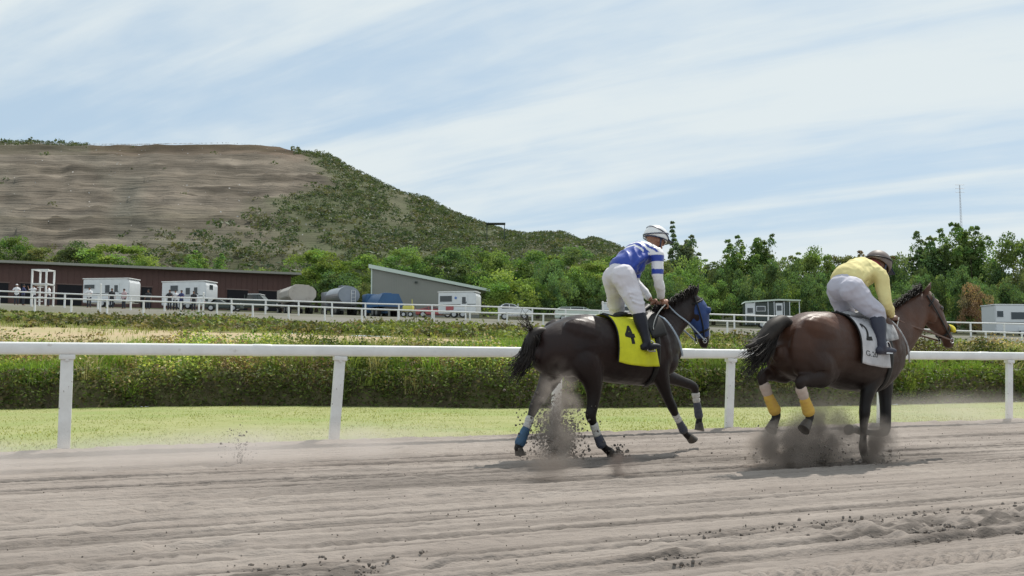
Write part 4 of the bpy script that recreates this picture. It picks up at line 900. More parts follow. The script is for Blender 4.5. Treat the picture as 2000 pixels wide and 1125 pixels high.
def rider(root, P, mats, opt):
    """P: joints in the horse's frame"""
    j = {k: V3(v) for k, v in P.items()}
    # continuous body
    b = MB(); f, l, u = head_shape(b, j['head'], j['face'], j['headup'])
    b.loft([(*j['neck'], .058), (*lerp(j['neck'], j['head'], .55), .052), (*lerp(j['neck'], j['head'], .9), .05)], n=12)
    b.loft([(*j['pelvis'], .11, .135), (*j['waist'], .09, .115), (*j['chest'], .115, .145), (*lerp(j['chest'], j['neck'], .6), .09, .12), (*j['neck'], .055, .06)], n=16)
    for s in ('r', 'l'):
        b.loft([(*j[s + 'sho'], .05), (*lerp(j[s + 'sho'], j[s + 'elb'], .5), .041), (*j[s + 'elb'], .034), (*lerp(j[s + 'elb'], j[s + 'wri'], .3), .036), (*j[s + 'wri'], .023, .027)], n=10)
        b.loft([(*j[s + 'hip'], .09), (*lerp(j[s + 'hip'], j[s + 'knee'], .5), .072), (*j[s + 'knee'], .052), (*lerp(j[s + 'knee'], j[s + 'ank'], .3), .053), (*j[s + 'ank'], .034)], n=10)
        b.loft([(*(j[s + 'ank'] + V3((0, 0, -.01))), .028), (*(lerp(j[s + 'ank'], j[s + 'toe'], .7) + V3((0, 0, -.012))), .018, .026)], n=8, side=(0, 1, 0))
        d = (j[s + 'wri'] - j[s + 'elb']).normalized() * .5 + V3(opt.get('handdir', (.8, 0, -.3))); hand(b, j[s + 'wri'], d, opt.get('back', (0.2, -.35 if s == 'r' else .35, .9)), thumb=1 if s == 'r' else -1, s=1.02)
    b.fuse('body', mats['skin'], root, voxel=.0065, it=2)
    # jersey / shirt with sleeves
    b = MB(); p_ = opt.get('pull', 0)
    b.loft([(*lerp(j['pelvis'], j['waist'], .7), .128, .160), (*j['waist'], .122, .152), (*lerp(j['waist'], j['chest'], .5), .125, .155), (*j['chest'], .132, .166), (*lerp(j['chest'], j['neck'], .45), .125, .165), (*lerp(j['chest'], j['neck'], .85), .075, .09)], n=20)
    b.ball(lerp(j['waist'], j['chest'], .55) + V3((0.01, 0, -.07)), (.12, .135, .085), 14)
    for s in ('r', 'l'):
        b.loft([(*lerp(j['chest'], j[s + 'sho'], .35), .085), (*j[s + 'sho'], .074, .072), (*lerp(j[s + 'sho'], j[s + 'elb'], .5), .060), (*j[s + 'elb'], .050), (*lerp(j[s + 'elb'], j[s + 'wri'], .45), .045), (*lerp(j[s + 'elb'], j[s + 'wri'], .86), .034)], n=12)
        for k in range(4):
            t = .2 + k * .2; q = lerp(j[s + 'sho'], j[s + 'elb'], t); b.ball(q + V3((.018 * (-1) ** k, 0, 0)), (.052, .05, .018), 8, Euler((0, .5 * (-1) ** k, 0)))
    for k in range(7):   # folds of cloth over the back and flank
        t = .1 + k * .13; q = lerp(j['waist'], j['chest'], t)
        b.loft([(*(q + V3((-.05, -.15, -.06))), .010), (*(q + V3((0.02, -.165, .02))), .016), (*(q + V3((.05, -.10, .10))), .010)], n=6, side=(0, 1, 0))
        b.loft([(*(q + V3((-.03, .15, -.04))), .010), (*(q + V3((0.0, .14, .06))), .014), (*(q + V3((.02, .05, .12))), .008)], n=6, side=(0, 1, 0))
    jr = b.fuse('jersey', mats['jersey'], root, voxel=.008, it=4); crease(jr, .011, 7.5, (1.3, .8, .6), seed=opt.get('seed', 0))
    # breeches
    b = MB()
    b.ball(j['pelvis'] + V3((-.015, 0, .0)), (.120, .152, .115), 18, Euler((0, opt.get('tilt', .5), 0)))
    b.loft([(*j['pelvis'], .13, .155), (*lerp(j['pelvis'], j['waist'], .95), .102, .132)], n=18)
    for s, sg in (('r', -1), ('l', 1)):
        b.loft([(*(j[s + 'hip'] + V3((-.02, 0, .03))), .12), (*lerp(j[s + 'hip'], j[s + 'knee'], .35), .108, .098), (*lerp(j[s + 'hip'], j[s + 'knee'], .7), .092, .085), (*j[s + 'knee'], .080, .074), (*lerp(j[s + 'knee'], j[s + 'ank'], .22), .060)], n=14)
        b.ball(j[s + 'hip'] + V3((-.055, .0, .0)), (.088, .080, .095), 12)
        for k in range(6):
            t = .12 + .15 * k; q = lerp(j[s + 'hip'], j[s + 'knee'], t); b.loft([(*(q + V3((-.08, sg * .05, .02))), .010), (*(q + V3((.0, sg * .088, -.012))), .014), (*(q + V3((.075, sg * .05, .015))), .009)], n=6)
    bro = b.fuse('breeches', mats['breeches'], root, voxel=.009, it=5); crease(bro, .007, 6.5, (.8, .8, 1.5), seed=3 + opt.get('seed', 0))
    # boots with stirrup foot
    for s, sg in (('r', -1), ('l', 1)):
        b = MB(); a, k, t = j[s + 'ank'], j[s + 'knee'], j[s + 'toe']
        b.loft([(*lerp(k, a, -.02), .066), (*lerp(k, a, .15), .066), (*lerp(k, a, .4), .066), (*lerp(k, a, .8), .046), (*a, .043), (*(a + V3((0, 0, -.035))), .04)], n=14)
        b.loft([(*(a + V3((-.045, 0, -.045))), .035, .034), (*lerp(a, t, .5).__add__(V3((0, 0, -.02))), .036, .040), (*t, .024, .036)], n=12)
        b.fuse('boot', mats['boot'], root, voxel=.008, it=3)
        if mats.get('cuff'):
            pass
    # helmet
    c, f, u = j['head'], V3(j['face']).normalized(), V3(j['headup']).normalized(); u = (u - f * u.dot(f)).normalized(); l = u.cross(f); R = Matrix((f, l, u)).transposed()
    b = MB(); b.ball((0, 0, 0), (.134, .112, .118), 28)
    bmesh.ops.bisect_plane(b.b, geom=b.b.verts[:] + b.b.edges[:] + b.b.faces[:], plane_co=(0, 0, -.035), plane_no=(-.12, 0, -1), clear_outer=True)
    for e in [e for e in b.b.edges if e.is_boundary]: pass
    he = b.build('helmet', mats['helmet'], root, smooth=True); he.location = c + u * .035; he.rotation_euler = R.to_euler(); so = he.modifiers.new('s', 'SOLIDIFY'); so.thickness = .012
    b = MB(); b.prism([(.09, -.012), (.175, -.035), (.178, -.028), (.09, .01)], -.07, .07, bev=.006); b.build('peak', mats['peak'], he, angle=50)
    # bands across the shell
    def ringband(nrm, off, w, name, mt, rr_=1.035):
        nrm = Vector(nrm).normalized(); b = MB(); q = nrm.to_track_quat('Z', 'X'); vs = []
        for k in range(40):
            a = k / 40 * 2 * math.pi
            for h_ in (-w, w):
                p = q @ Vector((math.cos(a), math.sin(a), 0)); p = (p * math.sqrt(max(0, 1 - (off + h_) ** 2)) + nrm * (off + h_)) * rr_; p = Vector((p.x * .134, p.y * .112, p.z * .118)); vs.append(b.b.verts.new(p))
        for k in range(40):
            a0, a1, b0, b1 = vs[2 * k], vs[2 * k + 1], vs[(2 * k + 2) % 80], vs[(2 * k + 3) % 80]
            if min(v.co.z for v in (a0, a1, b0, b1)) > -.055: b.b.faces.new((a0, b0, b1, a1))
        o = b.build(name, mt, he, smooth=True); s_ = o.modifiers.new('s', 'SOLIDIFY'); s_.thickness = .003; s_.offset = 1
    for nb in opt.get('bands', []): ringband(*nb)
    b = MB()
    for s in (-1, 1): b.loft([(*(c + l * .098 * s + u * .0 - f * .0), .004, .010), (*(c + l * .088 * s - u * .06 + f * .01), .004, .010), (*(c + l * .03 * s - u * .118 + f * .04), .004, .010)], n=6, side=tuple(f))
    b.build('chin_strap', mats['peak'], root, smooth=True)
    b = MB(); 
    b.loft([(*(c + f * math.cos(a) * .098 + l * math.sin(a) * .084 + u * .022), .020, .006 + .010 * (abs(a) < .9)) for a in np.linspace(-1.9, 1.9, 14)], n=8, res=1, side=tuple(u)); b.build('goggles', mats['goggles'], root, smooth=True)
    # eyes
    for s in (-1, 1):
        e = MB().ball(c + f * .084 + l * .03 * s + u * .012, .012, 10).build('eye', M('eye_white', (.6, .6, .58), rough=.2) if 'eye_white' not in bpy.data.materials else bpy.data.materials['eye_white'], root, smooth=True)
    return jr

# ------------------------------------------------------------------ horses
m_hoof = M('hoof_horn', (.05, .042, .036), (.09, .075, .06), scale=15, rough=.6)
m_black2 = M('black_leather', (.012, .012, .012), rough=.5, spec=.25)
def coat(name, c1, c2, leg, z0, z1, rough=.34):
    m = M(name, c1, c2, scale=2.2, rough=rough, bump=.6, bscale=34, spec=.26, sheen=0, bdist=.004, detail=4, lo=.35, hi=.7); t = m.node_tree; b = t.nodes['Principled BSDF']
    src = b.inputs['Base Color'].links[0].from_socket; x = t.nodes.new('ShaderNodeMix'); x.data_type = 'RGBA'; t.links.new(src, x.inputs[7]); x.inputs[6].default_value = (*leg, 1)
    g = t.nodes.new('ShaderNodeTexCoord'); s = t.nodes.new('ShaderNodeSeparateXYZ'); t.links.new(g.outputs['Object'], s.inputs[0]); r = t.nodes.new('ShaderNodeMapRange'); r.inputs[1].default_value = z0; r.inputs[2].default_value = z1; t.links.new(s.outputs[2], r.inputs[0]); t.links.new(r.outputs[0], x.inputs['Factor']); t.links.new(x.outputs[2], b.inputs['Base Color'])
    # dust on the coat
    n = t.nodes.new('ShaderNodeTexNoise'); n.inputs['Scale'].default_value = 9; n.inputs['Detail'].default_value = 6; t.links.new(g.outputs['Object'], n.inputs['Vector']); r2 = t.nodes.new('ShaderNodeMapRange'); r2.inputs[1].default_value = .3; r2.inputs[2].default_value = .8; r2.inputs[3].default_value = rough - .08; r2.inputs[4].default_value = rough + .22
    t.links.new(n.outputs[0], r2.inputs[0]); t.links.new(r2.outputs[0], b.inputs['Roughness']); return m
def remap(gpx, gpy, h0, h1):
    """slide a point along the horse so that it keeps its bearing when the heading turns from h0 to h1"""
    O = gr(gpx, gpy); f0, l0, f1, l1 = [np.array(v) for v in ((math.sin(rad(h0)), math.cos(rad(h0))), (-math.cos(rad(h0)), math.sin(rad(h0))), (math.sin(rad(h1)), math.cos(rad(h1))), (-math.cos(rad(h1)), math.sin(rad(h1))))]
    def g(p):
        w = O[:2] + f0 * p[0] + l0 * p[1]; u = w[0] / w[1]; b = O[:2] + l1 * p[1]
        return ((u * b[1] - b[0]) / (f1[0] - u * f1[1]), *p[1:])
    return g
class Horse:
    def __init__(h, name, px, py, head, torso, neckst, headst, legs, coatm, label):
        h.O = gr(px, py); h.hd = head; a = math.atan2(math.cos(rad(head)), math.sin(rad(head))); h.root = empty('horse', h.O, a); tag(h.root, label, 'horse', 'racing horses'); h.torso = np.array(torso, float); h.coat = coatm
        g = remap(px, py, 65, head); h.g = g; neckst = [g(q) for q in neckst]; legs = [dict(p=[g(q) for q in L['p']], hoof=tuple(g(q) for q in L['hoof']), toe=L['toe']) for L in legs]
        hx = lambda q: g((q[0], 0, q[1])); headst = dict(main=[g(q) for q in headst['main']], extra=[(g(c), r, e) for c, r, e in headst['extra']], ear=hx(headst['ear'])[::2], eartip=hx(headst['eartip'])[::2], eye=g(headst['eye']))
        T_ = h.torso; b = MB()
        b.loft([(x, 0, (t + z) / 2, (t - z) / 2, w) for x, t, z, w in torso], n=28, res=5, p=.92)
        b.loft(neckst, n=20, res=5); b.loft(headst['main'], n=18, res=5); h.neck = neckst; h.head = headst
        for c, r, e in headst.get('extra', []): b.ball(c, r, 14, Euler(e))
        for c, r, e in h.muscles(): b.ball(c, r, 16, Euler((0, e, 0)))
        for L in legs: b.loft([(*q[:3], *[v * 1.13 for v in q[3:]]) for q in L['p']], n=14, res=5)
        # ears
        for s in (-1, 1):
            ex, ez = headst['ear']; tx, tz = headst['eartip']; b.loft([(ex, s * .045, ez, .030, .022), ((ex * .6 + tx * .4), s * .062, ez * .6 + tz * .4, .028, .018), (tx, s * .058, tz, .006, .005)], n=8, res=3)
        h.body = b.fuse('body', coatm, h.root, voxel=.0105, it=6); crease(h.body, .006, 6, (1, 1, .6), False, px * .1)
        for L in legs: h.hoof(L)
        for s in (-1, 1):
            ex, ey, ez = headst['eye']; MB().ball((ex, s * ey, ez), .021, 14).build('eye', bpy.data.materials.get('horse_eye') or M('horse_eye', (.015, .008, .005), rough=.08, spec=.8), h.root, smooth=True)
    def muscles(h):
        T_ = h.torso; I = lambda x, k: float(np.interp(x, T_[:, 0], T_[:, k])); o = []
        for s in (-1, 1):
            w = lambda x: I(x, 3)
            o += [((-.40, s * (w(-.4) - .115), I(-.4, 1) - .19), (.27, .12, .16), .25), ((-.60, s * .13, 1.0), (.165, .105, .24), .12), ((.52, s * (w(.52) - .08), 1.08), (.13, .085, .27), -.35), ((.66, s * .12, .92), (.13, .085, .15), .3), ((.44, s * .16, .86), (.14, .07, .13), .5), ((-.34, s * .165, .86), (.12, .085, .16), -.3)]
        return o
    def hoof(h, L):
        (x0, y0, z0), (x1, y1, z1) = L['hoof']   # coronet centre, toe direction point on sole
        a, s = Vector((x0, y0, z0)), Vector((x1, y1, z1)); d = (s - a).normalized(); fr = Vector(L.get('toe', (1, 0, 0))); fr = (fr - d * fr.dot(d)).normalized()
        b = MB(); sd_ = d.cross(fr)
        rings = []
        for t, r1, r2, sh in ((0, .040, .042, 0), (.35, .046, .047, .006), (1, .058, .056, .018)):
            c = a.lerp(s, t) + fr * sh; rings.append([b.b.verts.new(c + fr * math.cos(k * math.pi / 9) * r1 * (1 if math.cos(k * math.pi / 9) > 0 else .75) + sd_ * math.sin(k * math.pi / 9) * r2) for k in range(18)])
        for A_, B_ in zip(rings, rings[1:]):
            for k in range(18): b.b.faces.new((A_[k], A_[(k + 1) % 18], B_[(k + 1) % 18], B_[k]))
        b.b.faces.new(rings[-1]); b.b.faces.new(rings[0][::-1]); bmesh.ops.recalc_face_normals(b.b, faces=b.b.faces[:]); b.build('hoof', m_hoof, h.root, angle=45)
    def S(h, x, phi, off=.0, side=-1, hang=True):
        """skin of the barrel; phi from the spine downwards, in radians"""
        T_ = h.torso; t, z, w = (float(np.interp(x, T_[:, 0], T_[:, k])) for k in (1, 2, 3)); cz, hh = (t + z) / 2, (t - z) / 2
        if hang and phi > math.pi / 2: return Vector((x, side * (w + off + .004), cz - (phi - math.pi / 2) * hh))
        y = w * math.copysign(abs(math.sin(phi)) ** .92, math.sin(phi)); zz_ = hh * math.copysign(abs(math.cos(phi)) ** .92, math.cos(phi))
        n = Vector((0, y / w ** 2, zz_ / hh ** 2)); n.normalize(); return Vector((x, side * (y + n.y * off), cz + zz_ + n.z * off))
    def wrap(h, a, b_, r0, r1, mat, name='leg_wrap', turns=5, label=None):
        a, b_ = Vector(h.g(a)), Vector(h.g(b_)); st = []
        for k in range(turns * 2 + 1):
            t = k / (turns * 2); p = a.lerp(b_, t); r = (r0 * (1 - t) + r1 * t) * 1.1 + (.0022 if k % 2 else 0); st.append((*p, r, r * .92))
        o = MB().loft(st, n=14, res=2).build(name, mat, h.root, smooth=True)
        if label: o['label'] = label
        return o
    def strands(h, name, mat, roots, flow, n, seed, rad0=.004, spread=.05, frizz=.02, steps=9):
        """hair: thin tapering tubes; roots: list of points, flow: fn(root index t, s)->Vector"""
        r = np.random.default_rng(seed); V, F_ = [], []; base = 0
        for k in range(n):
            t = r.random(); off = r.normal(0, 1, 3); L = r.uniform(.55, 1.0); ph = r.uniform(0, 6, 3); rings = []
            for q in range(steps):
                s_ = q / (steps - 1) * L; p = np.array(flow(t, s_)) + off * spread * (.15 + s_) + np.sin(ph + s_ * 7) * frizz * s_; rings.append(p)
            rings = np.array(rings); tg = np.gradient(rings, axis=0); tg /= np.linalg.norm(tg, axis=1)[:, None] + 1e-9
            a = np.cross(tg, [0.3, .5, .8]); a /= np.linalg.norm(a, axis=1)[:, None] + 1e-9; c = np.cross(tg, a); rr_ = (rad0 * (1 - .75 * np.linspace(0, 1, steps)))[:, None]
            ring = np.stack([rings + a * rr_, rings - a * rr_ * .5 + c * rr_ * .87, rings - a * rr_ * .5 - c * rr_ * .87], 1); V.append(ring.reshape(-1, 3))
            for q in range(steps - 1):
                for w in range(3): F_.append([base + q * 3 + w, base + q * 3 + (w + 1) % 3, base + q * 3 + 3 + (w + 1) % 3, base + q * 3 + 3 + w])
            base += steps * 3
        return link(name, npmesh(name, np.concatenate(V), np.array(F_), True), mat, h.root)
def bez(P, t):
    P = np.array(P, float); n = len(P) - 1; x = min(max(t, 0), 1) * n; i = min(int(x), n - 1); f = x - i
    a, b, c, d = P[max(i - 1, 0)], P[i], P[i + 1], P[min(i + 2, n)]
    return .5 * (2 * b + (c - a) * f + (2 * a - 5 * b + 4 * c - d) * f * f + (3 * b - a - 3 * c + d) * f ** 3)
def leg(pts, hoof, toe=(1, 0, 0)): return dict(p=pts, hoof=hoof, toe=toe)

# ---- first horse
coat1 = coat('dark_bay_coat', (.014, .008, .008), (.026, .013, .011), (.010, .008, .008), .45, .95, .42)
L1 = [
 # near hind
 leg([(-.46, -.13, 1.08, .20, .10), (-.36, -.17, .90, .17, .10), (-.29, -.18, .74, .105, .075), (-.27, -.175, .60, .070, .052), (-.285, -.17, .47, .052, .040), (-.30, -.17, .40, .050, .038), (-.27, -.165, .33, .034, .030), (-.22, -.155, .22, .029, .027), (-.175, -.15, .135, .036, .034), (-.13, -.15, .085, .030, .031), (-.10, -.15, .065, .034, .036)], ((-.10, -.15, .075), (-.07, -.15, .005))),
 # far hind, reaching back
 leg([(-.50, .13, 1.05, .19, .10), (-.52, .16, .88, .155, .09), (-.56, .17, .74, .10, .07), (-.63, .17, .62, .068, .05), (-.70, .17, .52, .052, .040), (-.73, .17, .46, .048, .038), (-.77, .165, .38, .033, .03), (-.83, .155, .27, .029, .027), (-.87, .15, .19, .036, .034), (-.90, .15, .13, .030, .031), (-.905, .15, .10, .034, .036)], ((-.905, .15, .11), (-.90, .15, .035)), (.8, 0, -.5)),
 # near fore
 leg([(.50, -.15, .98, .13, .075), (.48, -.16, .82, .10, .07), (.525, -.155, .68, .068, .055), (.585, -.15, .55, .048, .042), (.635, -.15, .455, .044, .042), (.665, -.145, .395, .034, .034), (.715, -.14, .315, .027, .027), (.765, -.135, .235, .034, .033), (.80, -.13, .185, .029, .03), (.83, -.13, .16, .033, .035)], ((.83, -.13, .165), (.875, -.13, .10)), (.8, 0, .35)),
 # far fore
 leg([(.60, .14, .96, .13, .075), (.66, .15, .83, .10, .07), (.80, .15, .755, .068, .055), (.97, .15, .70, .050, .042), (1.095, .15, .655, .046, .042), (1.125, .15, .59, .036, .034), (1.145, .15, .47, .027, .027), (1.165, .15, .36, .033, .032), (1.17, .15, .30, .029, .03), (1.165, .15, .27, .033, .034)], ((1.165, .15, .275), (1.15, .15, .195)), (1, 0, -.15)),
]
H1 = Horse('h1', 1190, 890, 57,
 [(-.87, 1.06, .90, .07), (-.81, 1.16, .80, .16), (-.66, 1.25, .76, .235), (-.48, 1.315, .75, .268), (-.33, 1.36, .755, .275), (-.15, 1.345, .745, .268), (.03, 1.315, .705, .280), (.22, 1.325, .68, .285), (.40, 1.375, .665, .262), (.54, 1.41, .68, .24), (.66, 1.37, .71, .215), (.77, 1.25, .79, .17), (.85, 1.10, .90, .09)],
 [(.50, 0, 1.12, .26, .15), (.62, 0, 1.22, .215, .125), (.74, 0, 1.325, .175, .10), (.86, 0, 1.42, .15, .085), (.96, 0, 1.49, .125, .078), (1.01, 0, 1.52, .10, .075)],
 dict(main=[(.98, 0, 1.555, .085, .075), (1.03, 0, 1.48, .125, .092), (1.06, 0, 1.385, .135, .088), (1.095, 0, 1.28, .098, .066), (1.12, 0, 1.195, .070, .052), (1.13, 0, 1.12, .062, .052), (1.13, 0, 1.085, .042, .042)],
      extra=[((1.03, .055, 1.40), (.075, .04, .09), (0, .2, 0)), ((1.03, -.055, 1.40), (.075, .04, .09), (0, .2, 0)), ((1.13, 0, 1.085), (.05, .046, .035), (0, .3, 0)), ((1.16, .078, 1.46), (.03, .014, .03), (0, 0, 0)), ((1.16, -.078, 1.46), (.03, .014, .03), (0, 0, 0))],
      ear=(.985, 1.60), eartip=(1.035, 1.735), eye=(1.125, .079, 1.445)),
 L1, coat1, 'dark bay horse with a yellow number 4 cloth and blue hood, left of the two')
# ---- second horse
coat2 = coat('bay_coat', (.050, .021, .013), (.095, .040, .022), (.010, .008, .008), .66, 1.25, .42)
L2 = [
 leg([(-.46, -.13, 1.06, .20, .10), (-.36, -.17, .90, .17, .10), (-.34, -.18, .80, .12, .075), (-.42, -.175, .76, .075, .055), (-.52, -.17, .745, .055, .042), (-.575, -.17, .725, .048, .038), (-.56, -.165, .66, .034, .03), (-.51, -.155, .55, .029, .027), (-.465, -.15, .46, .036, .034), (-.47, -.15, .405, .030, .031), (-.49, -.15, .385, .034, .035)], ((-.485, -.15, .395), (-.545, -.15, .345)), (.3, 0, -1)),
 leg([(-.50, .13, 1.04, .19, .10), (-.46, .16, .90, .155, .09), (-.46, .17, .82, .11, .07), (-.56, .17, .80, .070, .052), (-.65, .17, .79, .052, .042), (-.70, .17, .765, .048, .038), (-.685, .165, .68, .034, .03), (-.63, .155, .56, .029, .027), (-.575, .15, .455, .036, .034), (-.58, .15, .40, .030, .031), (-.60, .15, .375, .034, .035)], ((-.595, .15, .385), (-.65, .15, .325)), (.3, 0, -1)),
 leg([(.42, -.15, .96, .13, .08), (.30, -.16, .80, .105, .072), (.215, -.155, .66, .070, .056), (.175, -.15, .54, .050, .044), (.160, -.15, .44, .046, .043), (.155, -.145, .37, .034, .034), (.15, -.14, .25, .027, .027), (.145, -.135, .16, .034, .033), (.16, -.13, .10, .030, .031), (.175, -.13, .075, .034, .036)], ((.17, -.13, .085), (.20, -.13, .012))),
 leg([(.62, .14, .92, .13, .075), (.70, .145, .77, .10, .07), (.715, .14, .62, .070, .055), (.70, .13, .47, .050, .044), (.685, .125, .33, .047, .043), (.665, .12, .255, .044, .040), (.60, .12, .232, .032, .030), (.48, .12, .245, .027, .027), (.385, .12, .262, .034, .033), (.33, .12, .275, .030, .031), (.30, .12, .285, .034, .035)], ((.305, .12, .283), (.235, .12, .305)), (.2, 0, -1)),
]
H2 = Horse('h2', 1640, 905, 56,
 [(-.77, 1.04, .90, .07), (-.72, 1.13, .80, .17), (-.60, 1.235, .735, .245), (-.45, 1.31, .71, .278), (-.28, 1.345, .70, .285), (-.12, 1.335, .69, .278), (.05, 1.29, .66, .288), (.22, 1.275, .64, .290), (.40, 1.31, .62, .268), (.54, 1.335, .63, .245), (.66, 1.29, .66, .22), (.77, 1.18, .73, .175), (.85, 1.02, .83, .09)],
 [(.50, 0, 1.04, .29, .15), (.64, 0, 1.12, .265, .13), (.79, 0, 1.215, .235, .108), (.93, 0, 1.325, .20, .095), (1.03, 0, 1.42, .155, .085), (1.08, 0, 1.48, .115, .08)],
 dict(main=[(1.07, 0, 1.515, .085, .075), (1.145, 0, 1.44, .128, .092), (1.215, 0, 1.35, .128, .086), (1.30, 0, 1.25, .092, .064), (1.365, 0, 1.17, .068, .052), (1.405, 0, 1.105, .060, .052), (1.42, 0, 1.075, .042, .042)],
      extra=[((1.13, .058, 1.36), (.085, .04, .085), (0, .6, 0)), ((1.13, -.058, 1.36), (.085, .04, .085), (0, .6, 0)), ((1.385, 0, 1.075), (.05, .046, .032), (0, .5, 0)), ((1.24, .078, 1.43), (.03, .014, .03), (0, 0, 0)), ((1.24, -.078, 1.43), (.03, .014, .03), (0, 0, 0))],
      ear=(1.065, 1.575), eartip=(1.13, 1.69), eye=(1.215, .081, 1.43)),
 L2, coat2, 'brown bay horse with a white number 2 cloth and yellow noseband, right of the two')
m_hair = M('black_hair', (.012, .010, .010), (.03, .022, .018), scale=6, rough=.5, spec=.25)
m_hair2 = M('dusty_black_hair', (.018, .015, .014), (.04, .034, .03), scale=6, rough=.6, spec=.2)
# tails
g1, g2 = H1.g, H2.g
T1 = [(-.74, 0, 1.17), (-.83, .0, 1.18), (-.91, .0, 1.11), (-.95, .0, .95), (-1.03, .0, .86), (-1.10, .0, .79)]
b = MB(); b.loft([(*p, r) for p, r in zip(T1, (.045, .05, .055, .05, .035, .012))], n=12, res=4); tl = b.build('tail', m_hair, H1.root, smooth=True)
hs_ = H1.strands('tail_hair', m_hair, None, lambda t, s: bez(T1, .15 + s * .95), 330, 1, .0055, .048, .028); hs_.parent = tl
hs_ = H1.strands('stray_hair', m_hair, None, lambda t, s: (-.86 - .16 * s - .05 * t, .02, 1.17 + .26 * s - .1 * s * s), 26, 2, .0045, .04, .04); hs_.parent = tl
hs_ = H1.strands('tail_tie', m_hair2, None, lambda t, s: (-.84 - .05 * math.sin(3 * s) , .05 * math.cos(4 * s + 6 * t), 1.12 + .05 * math.sin(5 * s + 6 * t)), 40, 7, .006, .03, .02); hs_.parent = tl
T2 = [(-.64, 0, 1.22), (-.72, .0, 1.24), (-.82, .0, 1.19), (-.93, .0, 1.11), (-1.04, .0, 1.05), (-1.16, .0, 1.02)]
b = MB(); b.loft([(*p, r) for p, r in zip(T2, (.05, .06, .075, .065, .035, .012))], n=12, res=4); tl = b.build('tail', m_hair2, H2.root, smooth=True)
hs_ = H2.strands('tail_hair', m_hair2, None, lambda t, s: bez([(p[0], p[1], p[2] - .12 * t * max(0, i - 1) * .6) for i, p in enumerate(T2)], .12 + s * 1.0), 400, 3, .0055, .042, .018); hs_.parent = tl
# manes
def mane(H, pts, mat, seed, L=.13, lean=(-.08, -.05), n=330):
    pts = [H.g(q) for q in pts]
    H.strands('mane', mat, None, lambda t, s: np.array(bez(pts, t)) + np.array([lean[0] * s, lean[1] * math.sin(s * 2), L * (.55 * math.sin(s * 2.6) - .45 * s)]), n, seed, .0050, .022, .012, 7)
mane(H1, [(.50, -.01, 1.395), (.62, -.02, 1.43), (.74, -.02, 1.49), (.84, -.02, 1.545), (.93, -.02, 1.595), (1.0, 0, 1.62)], m_hair, 4, .19, (-.10, -.10), 520)
mane(H2, [(.52, 0, 1.33), (.66, -.01, 1.37), (.80, -.01, 1.44), (.92, -.01, 1.51), (1.02, -.01, 1.575), (1.08, 0, 1.60)], m_hair2, 5, .13, (-.14, -.04), 420)
# leg wraps and boots
m_wrapw = M('white_wrap', (.62, .61, .58), (.50, .48, .44), scale=25, rough=.9)
m_wrapb = M('blue_boot', (.05, .12, .22), (.04, .09, .15), scale=20, rough=.7)
m_wrapn = M('navy_wrap', (.055, .06, .085), (.09, .09, .10), scale=20, rough=.9)
m_wrapy = M('yellow_wrap', (.62, .40, .07), (.55, .33, .08), scale=20, rough=.85)
m_wrapp = M('pale_wrap', (.55, .44, .38), (.45, .36, .30), scale=20, rough=.9)
H1.wrap((-.262, -.163, .32), (-.245, -.16, .27), .038, .036, m_wrapw, turns=2); H1.wrap((-.238, -.158, .255), (-.222, -.156, .22), .036, .036, m_wrapw, turns=2); H1.wrap((-.215, -.155, .205), (-.175, -.15, .125), .038, .044, m_wrapn, turns=3)
H1.wrap((-.775, .163, .37), (-.79, .16, .335), .039, .037, m_wrapw, turns=2); H1.wrap((-.798, .16, .318), (-.812, .158, .29), .037, .037, m_wrapw, turns=2); H1.wrap((-.82, .157, .275), (-.885, .15, .15), .038, .048, m_wrapb, turns=3)
H1.wrap((.672, -.144, .385), (.688, -.142, .36), .036, .034, m_wrapw, turns=2); H1.wrap((.70, -.142, .342), (.712, -.14, .32), .034, .034, m_wrapw, turns=2); H1.wrap((.72, -.139, .308), (.775, -.134, .22), .033, .042, m_wrapn, turns=3)
H1.wrap((1.128, .15, .575), (1.133, .15, .54), .040, .036, m_wrapw, turns=2); H1.wrap((1.136, .15, .52), (1.14, .15, .495), .036, .035, m_wrapw, turns=2); H1.wrap((1.143, .15, .475), (1.165, .15, .34), .035, .042, m_wrapn, turns=4)
for (a, c, y) in (((-.562, .67), (-.530, .60), -.16), ((-.686, .69), (-.655, .62), .16)):
    H2.wrap((a[0], y, a[1]), (c[0], y, c[1]), .045, .040, m_wrapp, turns=2)
H2.wrap((-.525, -.158, .585), (-.472, -.15, .475), .040, .050, m_wrapy, turns=4); H2.wrap((-.65, .158, .60), (-.585, .15, .475), .040, .050, m_wrapy, turns=4)
